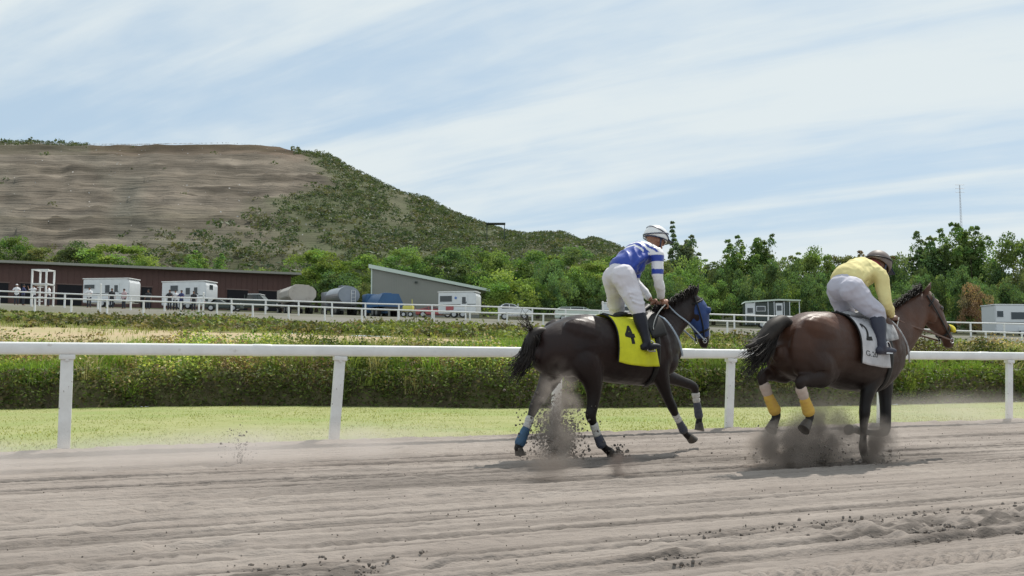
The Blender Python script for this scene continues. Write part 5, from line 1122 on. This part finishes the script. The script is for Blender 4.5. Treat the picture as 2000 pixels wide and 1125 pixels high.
# ---- tack: number cloths
def glyph_mesh(txt, size, bold=.0):
    cu = bpy.data.curves.new('g', 'FONT'); cu.body = txt; cu.size = size; cu.align_x = 'CENTER'; cu.align_y = 'CENTER'; cu.offset = bold; cu.resolution_u = 6
    o = bpy.data.objects.new('g', cu); COL.objects.link(o); dg = bpy.context.evaluated_depsgraph_get(); me = bpy.data.meshes.new_from_object(o.evaluated_get(dg)); bpy.data.objects.remove(o)
    bm = bmesh.new(); bm.from_mesh(me); bmesh.ops.triangulate(bm, faces=bm.faces[:])
    for _ in range(2): bmesh.ops.subdivide_edges(bm, edges=[e for e in bm.edges if e.calc_length() > size * .07], cuts=1)
    bmesh.ops.triangulate(bm, faces=bm.faces[:]); return bm
def cloth(H, name, mat, trim, label, fx, v1, off, glyphs, rip=0):
    """fx(v)->(x_left,x_right); v in 0..1 from the spine down to angle v1; both sides"""
    root = empty(name, (0, 0, 0)); root.location = H.root.location; root.rotation_euler = H.root.rotation_euler; tag(root, label, 'saddlecloth')
    def pt(u, v, side, o=0):
        x0, x1 = fx(v); x = x0 + (x1 - x0) * u; rp = rip * v * (math.sin(u * 9 + v * 4) + .5 * math.sin(u * 21 - v * 6)) ; return H.S(x, v * v1, off + rp + o, side)
    nu, nv = 26, 30; V = []
    for k in range(-nv, nv + 1):
        for i in range(nu + 1): V.append(pt(i / nu, abs(k) / nv, -1 if k < 0 else 1))
    o = link('cloth', npmesh('cloth', np.array([v[:] for v in V]), grid_faces(2 * nv + 1, nu + 1), True), mat, root); so = o.modifiers.new('s', 'SOLIDIFY'); so.thickness = .006; so.offset = 1
    if trim:
        edge = [pt(0, k / 20, -1, .006) for k in range(0, 21)]
        b = MB(); b.loft([(*p, .007) for p in edge], n=6, res=1, side=(1, 0, 0)); b.build('binding', trim, o, smooth=True)
        edge = [pt(k / 20, .06, -1, .010) for k in range(0, 21)]; b = MB(); b.loft([(*p, .012) for p in edge], n=6, res=1, side=(0, 0, 1)); b.build('binding', trim, o, smooth=True)
    for (txt, size, u0, v0, su, sv, rot, gm, bold, nm) in glyphs:
        for side in (-1, 1):
            bm = glyph_mesh(txt, 1.0, bold)
            for vtx in bm.verts:
                q = Vector((vtx.co.x * size * su, vtx.co.y * size * sv)); q = Vector((q.x * math.cos(rot) - q.y * math.sin(rot), q.x * math.sin(rot) + q.y * math.cos(rot)))
                vtx.co = pt(u0 + q.x * (1 if side < 0 else -1), v0 - q.y, side, .0085)
            me = bpy.data.meshes.new(nm); bm.to_mesh(me); bm.free(); link(nm, me, gm, o)
    return root
m_ycl = M('yellow_cloth', (.72, .72, .02), (.62, .63, .02), scale=9, rough=.75, c3=(.42, .40, .05), s3=22, lo3=.66, hi3=.8)
m_wcl = M('white_cloth', (.58, .57, .59), (.42, .42, .44), scale=7, rough=.75, c3=(.36, .35, .36), s3=4, lo3=.55, hi3=.8)
m_blk = M('black_print', (.012, .012, .012), rough=.7)
cloth(H1, 'saddlecloth', m_ycl, m_blk, 'yellow saddlecloth with a black number 4 on the dark horse', lambda v: (-.10 - .02 * v, .27 + .12 * v), 2.02, .024,
 [('4', .42, .33, .56, 1.15, .95, 0, m_blk, .035, 'number'), ('Sport', .085, .45, .30, 1.1, 1.0, -.12, m_blk, 0, 'lettering'), ('RACE DAY', .05, .55, .90, 1.1, 1.0, -.02, m_blk, 0, 'lettering')][:1], rip=.010)
cloth(H2, 'saddlecloth', m_wcl, m_blk, 'white saddlecloth with a black number 2 on the brown horse', lambda v: (-.04 - .03 * v, .32 + .02 * v), 1.92, .024,
 [('2', .40, .30, .54, 1.1, .95, .08, m_blk, .03, 'number'), ('G.20', .11, .32, .84, 1.7, .9, 0, m_blk, .0, 'lettering')], rip=.006)
# saddles
m_pad = M('grey_pad', (.20, .20, .21), (.45, .45, .46), scale=14, rough=.8)
def saddle(H, x0, label, mat, stir):
    root = empty('saddle', (0, 0, 0)); root.location = H.root.location; root.rotation_euler = H.root.rotation_euler; tag(root, label, 'saddle')
    b = MB(); T_ = H.torso; zt_ = lambda x: float(np.interp(x, T_[:, 0], T_[:, 1]))
    b.loft([(x0 - .20, 0, zt_(x0 - .2) + .05, .030, .10), (x0 - .08, 0, zt_(x0 - .08) + .035, .028, .11), (x0 + .06, 0, zt_(x0 + .06) + .045, .032, .09), (x0 + .16, 0, zt_(x0 + .16) + .06, .035, .06)], n=16)
    b.fuse('seat', mat, root, voxel=.01, it=3)
    for s in (-1, 1):
        V = []; nu, nv = 10, 12
        for k in range(nv + 1):
            for i in range(nu + 1):
                v = k / nv; u = i / nu; V.append(H.S(x0 - .10 + .22 * u + .10 * v * (1 - v * .4), .12 + v * 1.15, .036, s)[:])
        o = link('flap', npmesh('flap', np.array(V), grid_faces(nv + 1, nu + 1), True), mat, root); so = o.modifiers.new('s', 'SOLIDIFY'); so.thickness = .006
        tx, ty, tz = H.g((stir[0], -stir[1], stir[2])); ty = -ty * s; p0 = H.S(x0 + .05, .35, .05, s)
        MB().loft([(*p0, .004, .013), (tx, ty * .98, tz + .13, .004, .013)], n=6, side=(1, 0, 0)).build('stirrup_leather', m_black2, root)
        b = MB(); b.loft([(tx + .045 * math.cos(a), ty + .01 * s, tz + .05 + .07 * math.sin(a), .006) for a in np.linspace(-.35, math.pi + .35, 12)], n=6, res=1); b.bar((tx - .045, ty, tz + .02), (tx + .045, ty, tz + .02), .055, .012); b.build('stirrup', m_chrome, root, angle=40)
    V = [H.S(x0 + .06 + .0 * k, .1 + k * .11, .012, -1, False) for k in range(27)]
    g = MB(); g.loft([(*p, .005, .035) for p in V], n=6, res=1, side=(1, 0, 0)); g.build('girth', m_black2, root, smooth=True)
    return root
m_chrome = M('steel', (.6, .6, .62), rough=.25, metal=1)
saddle(H1, .34, 'small dark racing saddle under the jockey in blue and white', m_black2, (.26, .345, .985))
saddle(H2, .34, 'small grey racing saddle under the jockey in yellow', m_pad, (.25, .345, .955))
# bridles
m_hood = M('blue_hood', (.018, .06, .22), (.012, .04, .15), scale=12, rough=.6)
m_yellow = M('yellow_fleece', (.78, .68, .06), (.66, .55, .05), scale=40, rough=.95, bump=.8, bscale=60)
m_brown2 = M('brown_leather', (.12, .06, .04), rough=.5)
m_pale = M('pale_strap', (.35, .42, .50), rough=.5)
def follow(H, st, off): return [(x, y, z, a + off, b_ + off) for x, y, z, a, b_ in st]
def strap_ring(b, c, d, ra, rb, w=.012, th=.004):
    """oval strap round the head; c centre, d axis"""
    d = Vector(d).normalized(); l = Vector((0, 1, 0)); u = d.cross(l)
    pts = [(*(Vector(c) + l * math.cos(a) * rb + u * math.sin(a) * ra), th, w) for a in np.linspace(0, 2 * math.pi, 25)]
    b.loft(pts, n=6, res=1, side=tuple(d), caps=False)
def bridle(H, label, hood, reinm, strapm, hands, fleece=None):
    root = empty('bridle', (0, 0, 0)); root.location = H.root.location; root.rotation_euler = H.root.rotation_euler; tag(root, label, 'bridle')
    st = H.head['main']; P = [Vector(s[:3]) for s in st]
    ax = (P[4] - P[1]).normalized(); bit = P[5] + Vector((-.045, 0, .01))
    b = MB(); strap_ring(b, P[4].lerp(P[3], .5), ax, .094, .070); b.build('noseband', strapm, root, smooth=True)
    b = MB(); strap_ring(b, P[0].lerp(P[1], .35), ax, .125, .098, .010); b.build('browband', strapm, root, smooth=True)
    for s in (-1, 1):
        b = MB(); b.loft([(P[0].x - .02, s * .075, P[0].z + .03, .004, .010), (*(P[1].lerp(P[2], .3) + Vector((-.06, s * .107, 0))), .004, .010), (*(P[3] + Vector((-.04, s * .078, 0))), .004, .010), (bit.x, s * .062, bit.z, .004, .009)], n=6, side=(1, 0, 0)); b.build('cheek_strap', strapm, root, smooth=True)
        b = MB(); b.loft([(bit.x + .025 * math.cos(a), s * .066, bit.z + .025 * math.sin(a), .004) for a in np.linspace(0, 6.28, 14)], n=6, res=1, side=(0, 1, 0)); b.build('bit_ring', m_chrome, root, smooth=True)
        hx, hy, hz = H.g(hands[0 if s < 0 else 1])
        b = MB(); b.loft([(bit.x, s * .07, bit.z, .004, .009), (.55 * bit.x + .45 * hx, s * .105, .5 * bit.z + .5 * hz - .015, .004, .009), (.25 * bit.x + .75 * hx, s * .10, .25 * bit.z + .75 * hz - .01, .004, .009), (hx, hy, hz, .004, .008)], n=6, side=(0, 0, 1)); b.build('rein', reinm, root, smooth=True)
    if hood:
        b = MB(); b.loft([(x, y, z, a + .010, c + .010) for x, y, z, a, c in st[1:5]], n=20, res=5)
        for s in (-1, 1): b.ball((H.head['eye'][0] - .01, s * (H.head['eye'][1] + .008), H.head['eye'][2]), (.032, .022, .04), 14)
        b.fuse('hood', hood, root, voxel=.010, it=3)
        b = MB(); b.loft([(*(P[4] + Vector((.052, 0, .07))), .02, .028), (*(P[4] + Vector((.066, 0, .0))), .028, .038), (*(P[4] + Vector((.062, 0, -.045))), .018, .028)], n=12); b.build('nose_patch', m_wrapw, root, smooth=True)
    if fleece:
        c = P[4].lerp(P[3], .35) + Vector((.085, 0, .035)); b = MB(); b.loft([(c.x - .03, -.08, c.z - .02, .022), (c.x - .01, -.045, c.z, .034), (c.x, 0, c.z + .01, .038), (c.x - .01, .045, c.z, .034), (c.x - .03, .08, c.z - .02, .022)], n=14, side=(1, 0, 0)); b.fuse('noseband_roll', fleece, root, voxel=.008, it=2)
        b = MB(); b.loft([(*(P[0] + Vector((.10, 0, .0))), .006, .018), (*(P[1] + Vector((.105, 0, .03))), .006, .014), (*(P[2] + Vector((.115, 0, .06))), .006, .014), (c.x, 0, c.z, .006, .014)], n=8); b.build('face_strap', fleece, root, smooth=True)
        b = MB(); b.loft([(P[0].x + .06, -.05, P[0].z + .06, .016), (P[0].x + .11, -.02, P[0].z + .02, .026), (P[1].x + .14, -.01, P[1].z + .06, .020)], n=10); b.build('browband_tuft', m_wrapp, root, smooth=True)
    return root
bridle(H1, 'blue blinker hood and pale reins on the dark horse', m_hood, m_pale, m_black2, ((.62, -.10, 1.49), (.64, .07, 1.50)))
bridle(H2, 'bridle with a yellow fleece noseband on the brown horse', None, m_brown2, m_black2, ((.66, -.10, 1.29), (.66, .09, 1.29)), m_yellow)
# breast strap and striped pad corner at the shoulder
def breaststrap(H, mat, label):
    root = empty('breastplate', (0, 0, 0)); root.location = H.root.location; root.rotation_euler = H.root.rotation_euler; tag(root, label, 'strap')
    for s in (-1, 1):
        b = MB(); b.loft([(*H.S(.42, .25, .03, s), .004, .012), (*H.S(.55, .75, .035, s), .004, .012), (*H.S(.70, 1.25, .04, s), .004, .012), (*H.S(.80, 1.75, .05, s, False), .004, .012)], n=6, side=(1, 0, 0)); b.build('strap', mat, root, smooth=True)
breaststrap(H1, m_pale, 'pale strap round the shoulder of the dark horse'); breaststrap(H2, m_pad, 'white strap round the shoulder of the brown horse')
# ---- riders
def stripes_material():
    """blue body, white yoke, white sleeves with two blue bands (cloth print, in the rider's own frame)"""
    m = bpy.data.materials.new('blue_white_silks'); m.use_nodes = True; t = m.node_tree; b = t.nodes['Principled BSDF']; b.inputs['Roughness'].default_value = .45; b.inputs['Sheen Weight'].default_value = .2
    new, ln = t.nodes.new, t.links.new; a = new('ShaderNodeAttribute'); a.attribute_name = 'tint'; ln(a.outputs[0], b.inputs['Base Color']); return m
def tintmesh(o, fn):
    me = o.data; n = len(me.vertices); co = np.zeros(n * 3, np.float32); me.vertices.foreach_get('co', co); c = fn(co.reshape(-1, 3)); a = me.attributes.new('tint', 'FLOAT_COLOR', 'POINT'); c4 = np.ones((n, 4), np.float32); c4[:, :3] = c; a.data.foreach_set('color', c4.ravel())
m_silks = stripes_material()
m_breech = M('white_breeches', (.70, .67, .72), (.62, .59, .63), scale=5, rough=.75, c3=(.50, .43, .42), s3=2.5, lo3=.62, hi3=.8)
m_breech2 = M('grey_breeches', (.53, .52, .60), (.47, .46, .53), scale=5, rough=.75, c3=(.38, .35, .38), s3=2.5, lo3=.6, hi3=.8)
m_boot = M('black_boot', (.012, .013, .020), (.02, .02, .03), scale=10, rough=.4, spec=.25)
m_nboot = M('navy_boot', (.018, .022, .045), (.03, .03, .05), scale=10, rough=.5)
m_helw = M('white_helmet', (.80, .80, .80), rough=.22, coat=.5)
m_helg = M('brown_helmet', (.17, .135, .12), (.12, .09, .085), scale=9, rough=.55)
m_navy = M('navy_band', (.02, .03, .07), rough=.4)
m_yshirt = M('yellow_shirt', (.78, .69, .32), (.72, .62, .28), scale=5, rough=.85, c3=(.5, .36, .14), s3=3, lo3=.66, hi3=.85)
R1 = empty('person', H1.O, H1.root.rotation_euler.z); tag(R1, 'jockey standing in the stirrups in a blue and white top and white helmet', 'jockey', 'jockeys riding the two horses')
P1 = dict(pelvis=(.135, 0, 1.76), waist=(.20, 0, 1.875), chest=(.36, 0, 1.985), neck=(.48, 0, 2.055), head=(.56, 0, 2.15), face=(1, -.1, -.22), headup=(.2, 0, 1),
 rsho=(.445, -.175, 1.985), relb=(.44, -.225, 1.72), rwri=(.545, -.12, 1.53), lsho=(.445, .175, 1.985), lelb=(.46, .24, 1.74), lwri=(.55, .09, 1.545),
 rhip=(.13, -.10, 1.72), rknee=(.185, -.235, 1.43), rank=(.225, -.335, 1.09), rtoe=(.35, -.345, 1.055), lhip=(.15, .10, 1.72), lknee=(.235, .225, 1.43), lank=(.225, .335, 1.09), ltoe=(.40, .345, 1.055))
P1 = {k: (v if k in ('face', 'headup') else g1(v)) for k, v in P1.items()}
j1 = rider(R1, P1, dict(skin=m_skin, jersey=m_silks, breeches=m_breech, boot=m_boot, helmet=m_helw, peak=m_navy, goggles=m_black2),
 dict(bands=[((.42, 0.0, 1), .30, .05, 'band', m_navy), ((-.30, 0, 1), .16, .045, 'band', m_navy), ((0, 0, 1), -.27, .05, 'band', m_navy)]))
def silks(P):
    c = np.zeros((len(P), 3)); white, blue = np.array([.80, .79, .80]), np.array([.010, .045, .34])
    sh, el = np.array(P1['rsho']), np.array(P1['relb'])
    wa, ch = np.array(P1['waist']), np.array(P1['neck']); ax = (ch - wa) / np.linalg.norm(ch - wa); t = (P - wa) @ ax / np.linalg.norm(ch - wa)
    shx = sh[0]; arm = ((np.abs(P[:, 1]) > .16) & (P[:, 0] > shx - .10) & (P[:, 2] < 1.985)) | ((P[:, 2] < 1.80) & (P[:, 0] > shx - .06)) 
    torso = ~arm; y = np.abs(P[:, 1]); tt = t + y * .9 * 0
    up = (P - wa) @ np.cross(ax, [0, 1, 0]); up = up * np.sign(np.cross(ax, [0, 1, 0])[2] + 1e-9)
    yoke = (tt > .70) & (up > -.08); c[:] = blue; c[torso & yoke] = white
    c[torso & (up > -.03) & (tt > .56) & (tt < .635)] = white; c[torso & (up > .05) & (tt > .40) & (tt < .46)] = white
    z = P[:, 2]; s_ = (sh[2] - z) / (sh[2] - el[2])
    c[arm] = white; c[arm & (s_ > .10) & (s_ < .33)] = blue; c[arm & (s_ > .62) & (s_ < .82)] = blue
    return c
tintmesh(j1, silks)
b = MB(); b.loft([g1(q) for q in ((.60, -.13, 1.50, .0065), (.50, -.16, 1.42, .006), (.42, -.20, 1.34, .005), (.36, -.25, 1.26, .0035), (.34, -.28, 1.22, .0045))], n=8); wz = b.build('whip', m_wrapw, None, smooth=True, loc=H1.O, rz=H1.root.rotation_euler.z); tag(wz, 'thin white riding whip in the right hand of the blue and white jockey', 'whip')
R2 = empty('person', H2.O, H2.root.rotation_euler.z); tag(R2, 'crouching jockey in a yellow long sleeved top and brown helmet', 'jockey', 'jockeys riding the two horses')
P2 = dict(pelvis=(.11, 0, 1.57), waist=(.175, 0, 1.675), chest=(.30, 0, 1.725), neck=(.43, 0, 1.755), head=(.525, 0, 1.80), face=(1, -.1, -.55), headup=(.5, 0, 1),
 rsho=(.37, -.18, 1.685), relb=(.36, -.25, 1.43), rwri=(.535, -.13, 1.325), lsho=(.37, .18, 1.685), lelb=(.38, .25, 1.44), lwri=(.54, .11, 1.33),
 rhip=(.11, -.105, 1.53), rknee=(.25, -.245, 1.33), rank=(.20, -.335, 1.04), rtoe=(.325, -.345, .995), lhip=(.17, .105, 1.53), lknee=(.36, .235, 1.33), lank=(.20, .335, 1.04), ltoe=(.325, .345, .995))
P2 = {k: (v if k in ('face', 'headup') else g2(v)) for k, v in P2.items()}
rider(R2, P2, dict(skin=m_dskin, jersey=m_yshirt, breeches=m_breech2, boot=m_nboot, helmet=m_helg, peak=m_navy, goggles=m_black2), dict(tilt=.7, seed=5, bands=[((-.3, 0, 1), .2, .05, 'band', m_black2)]))
b = MB(); b.loft([g2(q) for q in ((.40, 0, 1.765, .075, .085), (.455, 0, 1.785, .072, .08), (.50, 0, 1.765, .062, .07))], n=16); b.fuse('collar', M('maroon_scarf', (.22, .02, .035), rough=.8), R2, voxel=.008, it=2)
b = MB(); b.loft([g2(q) for q in ((.62, -.14, 1.31, .006), (.56, -.17, 1.20, .005), (.53, -.2, 1.08, .004))], n=8); wz = b.build('whip', m_wrapw, None, smooth=True, loc=H2.O, rz=H2.root.rotation_euler.z); tag(wz, 'short pale whip held low by the jockey in yellow', 'whip')

# ------------------------------------------------------------------ people far off at the rails
m_wsh = M('white_shirt', (.72, .72, .74), rough=.8); m_nsh = M('navy_shirt', (.04, .05, .14), rough=.8); m_dsh = M('dark_shirt', (.03, .03, .035), rough=.8); m_trs = M('dark_trousers', (.03, .035, .05), rough=.8); m_psh = M('pink_shirt', (.5, .36, .38), rough=.8)
def far_person(px, Y, shirt, facing, pose, label, capm=None, trm=None):
    q = onground(px, Y); root = empty('person', q, rad(facing)); tag(root, label, 'person', 'people standing at the far rails')
    a = {'down': ((0, .24, 1.12), (.08, .25, .86)), 'lean': ((.14, .26, 1.20), (.34, .15, 1.12)), 'up': ((.10, .34, 1.32), (.16, .40, 1.55))}[pose]
    b = MB(); head_shape(b, (0.02, 0, 1.60), (1, 0, 0), (0, 0, 1)); b.loft([(0, 0, 1.42, .055), (.01, 0, 1.55, .05)], n=8)
    b.loft([(0, 0, .92, .10, .15), (0, 0, 1.12, .09, .135), (0, 0, 1.32, .11, .17), (0, 0, 1.44, .06, .10)], n=12)
    for s in (-1, 1):
        e, h = [Vector((v[0], v[1] * s, v[2])) for v in a]; b.loft([(0, .19 * s, 1.37, .05), (*e, .038), (*h, .028)], n=8); b.ball(h + (h - e).normalized() * .06, (.035, .03, .045), 8)
        b.loft([(0, .09 * s, .90, .085), (.02, .10 * s, .5, .055), (0, .11 * s, .09, .04)], n=8); b.loft([(-.04, .11 * s, .05, .035, .04), (.16, .12 * s, .04, .025, .04)], n=8)
    b.fuse('body', m_skin, root, voxel=.022, it=2)
    b = MB(); b.loft([(0, 0, .88, .13, .18), (0, 0, 1.12, .12, .165), (0, 0, 1.32, .135, .195), (0, 0, 1.45, .075, .12)], n=12)
    for s in (-1, 1):
        e, h = [Vector((v[0], v[1] * s, v[2])) for v in a]; b.loft([(0, .18 * s, 1.37, .07), (*e, .055)], n=8)
    b.fuse('shirt', shirt, root, voxel=.022, it=2)
    b = MB(); b.ball((0, 0, .90), (.13, .18, .1), 10)
    for s in (-1, 1): b.loft([(0, .09 * s, .88, .105), (.02, .10 * s, .5, .078), (0, .11 * s, .1, .062)], n=8)
    b.fuse('trousers', trm or m_trs, root, voxel=.025, it=2)
    b = MB(); b.ball((.01, 0, 1.655), (.115, .095, .075), 12); b.box((.13, 0, 1.64), (.1, .13, .015), bev=.005) if capm else None; b.build('cap' if capm else 'hair', capm or m_hair, root, smooth=True)
    return root
far_person(33, 79, m_wsh, -70, 'lean', 'person in a white shirt and pale cap at the rails left of the white tower', m_wsh)
far_person(46, 80, m_nsh, 40, 'lean', 'person in a navy shirt between two white shirts beside the white tower')
far_person(66, 79.5, m_wsh, -100, 'up', 'person in white with raised arms in front of the white tower stand')
far_person(96, 79, m_wsh, 200, 'down', 'person in a white shirt at the right foot of the white tower stand')
far_person(175, 80, m_wsh, -90, 'lean', 'person in white leaning on the rails by the first barn trailer')
far_person(219, 82, m_dsh, -60, 'down', 'person in dark clothes by the door of the first barn trailer')
far_person(243, 82, m_psh, -110, 'down', 'person in a dusty pink shirt near the right end of the first barn trailer')
far_person(290, 83, m_dsh, -80, 'down', 'person in dark clothes standing between the two barn trailers')
far_person(332, 80, m_dsh, -90, 'lean', 'leftmost of three people in front of the second barn trailer')
far_person(343, 80.5, m_wsh, -70, 'lean', 'middle of three people in front of the second barn trailer, in white')
far_person(355, 80, m_nsh, -100, 'lean', 'rightmost of three people in front of the second barn trailer')
far_person(379, 82, m_dsh, -90, 'down', 'person in dark clothes before the doors of the second barn trailer')

# ------------------------------------------------------------------ thrown dirt and dust
def spray(name, cen, n, spread, seed, label, vel, grav=1.3, rmax=.022):
    """clods thrown up from a hoof: seeds follow little parabolas backwards"""
    r = np.random.default_rng(seed); bm = bmesh.new(); bmesh.ops.create_icosphere(bm, subdivisions=1, radius=1); V0 = np.array([v.co[:] for v in bm.verts]); F0 = np.array([[v.index for v in f.verts] for f in bm.faces]); bm.free()
    t = r.uniform(0, 1, n) ** .8 * .42; v = np.array(vel)[None] * r.uniform(.25, 1.15, (n, 1)) + r.normal(0, 1, (n, 3)) * np.array(spread)
    P = np.array(cen)[None] + v * t[:, None]; P[:, 2] += -.5 * 9.8 * grav * t ** 2 * .35; k = P[:, 2] > .004; P = P[k]; n = len(P); s = rmax * r.uniform(.10, 1, n) ** 2.6 + .0022
    V = P[:, None] + V0[None] * s[:, None, None] * r.uniform(.6, 1.3, (n, len(V0), 1)); F_ = (F0[None] + np.arange(n)[:, None, None] * len(V0)).reshape(-1, 3)
    c = np.repeat(r.uniform(.35, .75, (n, 1)) * np.ones((1, 3)), len(F0), 0)
    tag(link(name, npmesh(name, V.reshape(-1, 3), F_, True, c), m_dirt2), label, 'dirt', kind='stuff')
hdx, hdy = math.sin(rad(65)), math.cos(rad(65))
def hp(H, x, y, z): f = Vector((hdx, hdy, 0)); l = Vector((-hdy, hdx, 0)); return Vector(H.O) + f * x + l * y + Vector((0, 0, z))
spray('flying_dirt', hp(H1, -.55, -.05, .02), 5200, (.45, .35, .55), 1, 'dark dirt thrown up behind the hind hooves of the dark horse', (-.25 * hdx, -.25 * hdy, 1.75), rmax=.012)
spray('flying_dirt', hp(H1, -.05, -.25, .01), 600, (.16, .15, .25), 2, 'small kick of dirt just ahead of the near hind hoof of the dark horse', (0, 0, .6), rmax=.014)
spray('flying_dirt', hp(H2, -.25, -.05, .02), 1500, (.75, .45, .35), 3, 'dirt thrown up under the belly of the brown horse', (-.9 * hdx, -.9 * hdy, .9), rmax=.010)
spray('flying_dirt', hp(H2, .25, -.12, .01), 500, (.35, .25, .25), 4, 'dirt thrown forward at the planted front hoof of the brown horse', (.35, .15, .8), rmax=.012)
spray('flying_dirt', gr(470, 905), 260, (.25, .2, .35), 5, 'loose clods still falling in the dust left of the middle post', (-.1, 0, 1.6), rmax=.008)
def dust(px, py, dims, dens, col, label, seed, rot=0, nscale=3.0, z=None, lo=.42, hi=.68, aniso=.2):
    g = gr(px, py) if z is None else Vector((*gr(px, py)[:2], z)); zc = dims[2] * .50
    m = bpy.data.materials.new('dust_air'); m.use_nodes = True; t = m.node_tree; t.nodes.clear(); new, ln = t.nodes.new, t.links.new
    o = new('ShaderNodeOutputMaterial'); v = new('ShaderNodeVolumePrincipled'); ln(v.outputs[0], o.inputs['Volume']); v.inputs['Color'].default_value = (*col, 1); v.inputs['Anisotropy'].default_value = aniso
    tcx = new('ShaderNodeTexCoord'); n = new('ShaderNodeTexNoise'); n.inputs['Scale'].default_value = nscale; n.inputs['Detail'].default_value = 5; n.inputs['Distortion'].default_value = .5
    mp = new('ShaderNodeMapping'); mp.inputs['Location'].default_value = (seed * 3.1, seed, 0); mp.inputs['Scale'].default_value = dims; ln(tcx.outputs['Object'], mp.inputs[0]); ln(mp.outputs[0], n.inputs['Vector'])
    le = new('ShaderNodeVectorMath'); le.operation = 'LENGTH'; ln(tcx.outputs['Object'], le.inputs[0])
    f = new('ShaderNodeMapRange'); f.interpolation_type = 'SMOOTHSTEP'; ln(le.outputs['Value'], f.inputs[0]); f.inputs[1].default_value = 1; f.inputs[2].default_value = .15
    r = new('ShaderNodeMapRange'); ln(n.outputs[0], r.inputs[0]); r.inputs[1].default_value = lo; r.inputs[2].default_value = hi
    a = new('ShaderNodeMath'); a.operation = 'MULTIPLY'; ln(f.outputs[0], a.inputs[0]); ln(r.outputs[0], a.inputs[1]); a2 = new('ShaderNodeMath'); a2.operation = 'MULTIPLY'; ln(a.outputs[0], a2.inputs[0]); a2.inputs[1].default_value = dens; ln(a2.outputs[0], v.inputs['Density'])
    b = MB(); b.ball((0, 0, 0), 1, 20); ob = b.build('dust_cloud', m, None, smooth=True); ob.location = (g[0], g[1], g[2] + zc); ob.scale = dims; ob.rotation_euler.z = rot; tag(ob, label, 'dust', kind='stuff')
DC = (.80, .74, .70)
# dark plumes at the hooves
dust(1090, 910, (.28, .26, .66), 10.0, (.48, .43, .39), 'brown dust plume rising behind the hind legs of the dark horse', 1, HD, 7.0, lo=.44, hi=.56)
dust(1072, 938, (.40, .24, .22), 8.0, (.34, .30, .27), 'low dark dust at the back hooves of the dark horse', 7, HD, 5.0)
dust(1218, 928, (.17, .12, .14), 30.0, (.26, .22, .20), 'small puff of dark dust in front of the near hind hoof of the dark horse', 2, HD, 6.0)
dust(1530, 914, (.46, .26, .30), 30.0, (.62, .54, .48), 'rear puff of dark dust under the hind hooves of the brown horse', 3, HD, 6.0, lo=.38, hi=.66)
dust(1606, 908, (.46, .26, .42), 30.0, (.62, .54, .48), 'billow of dark dust under the belly of the brown horse', 12, HD, 5.0, lo=.38, hi=.66)
dust(1716, 908, (.26, .18, .32), 30.0, (.62, .54, .48), 'puff of dark dust before the planted hoof of the brown horse', 4, HD, 7.0, lo=.38, hi=.66)
# pale drifting dust
dust(600, 900, (2.6, 1.0, .26), 2.0, DC, 'pale dust drifting low over the track by the middle post', 5, HD, 1.2, lo=.35, hi=.7)
dust(100, 925, (2.6, 1.1, .22), 1.8, DC, 'thin pale dust hanging over the track at the left', 6, HD, 1.2, lo=.35, hi=.7)
dust(1880, 835, (2.6, 1.2, .40), .55, DC, 'thin pale dust hanging over the rail at the right edge', 8, HD, 1.0, lo=.3, hi=.7)
dust(1560, 850, (2.2, 1.0, .5), .12, DC, 'faint dust drifting round the legs of the brown horse', 9, HD, 1.0, lo=.3, hi=.7)
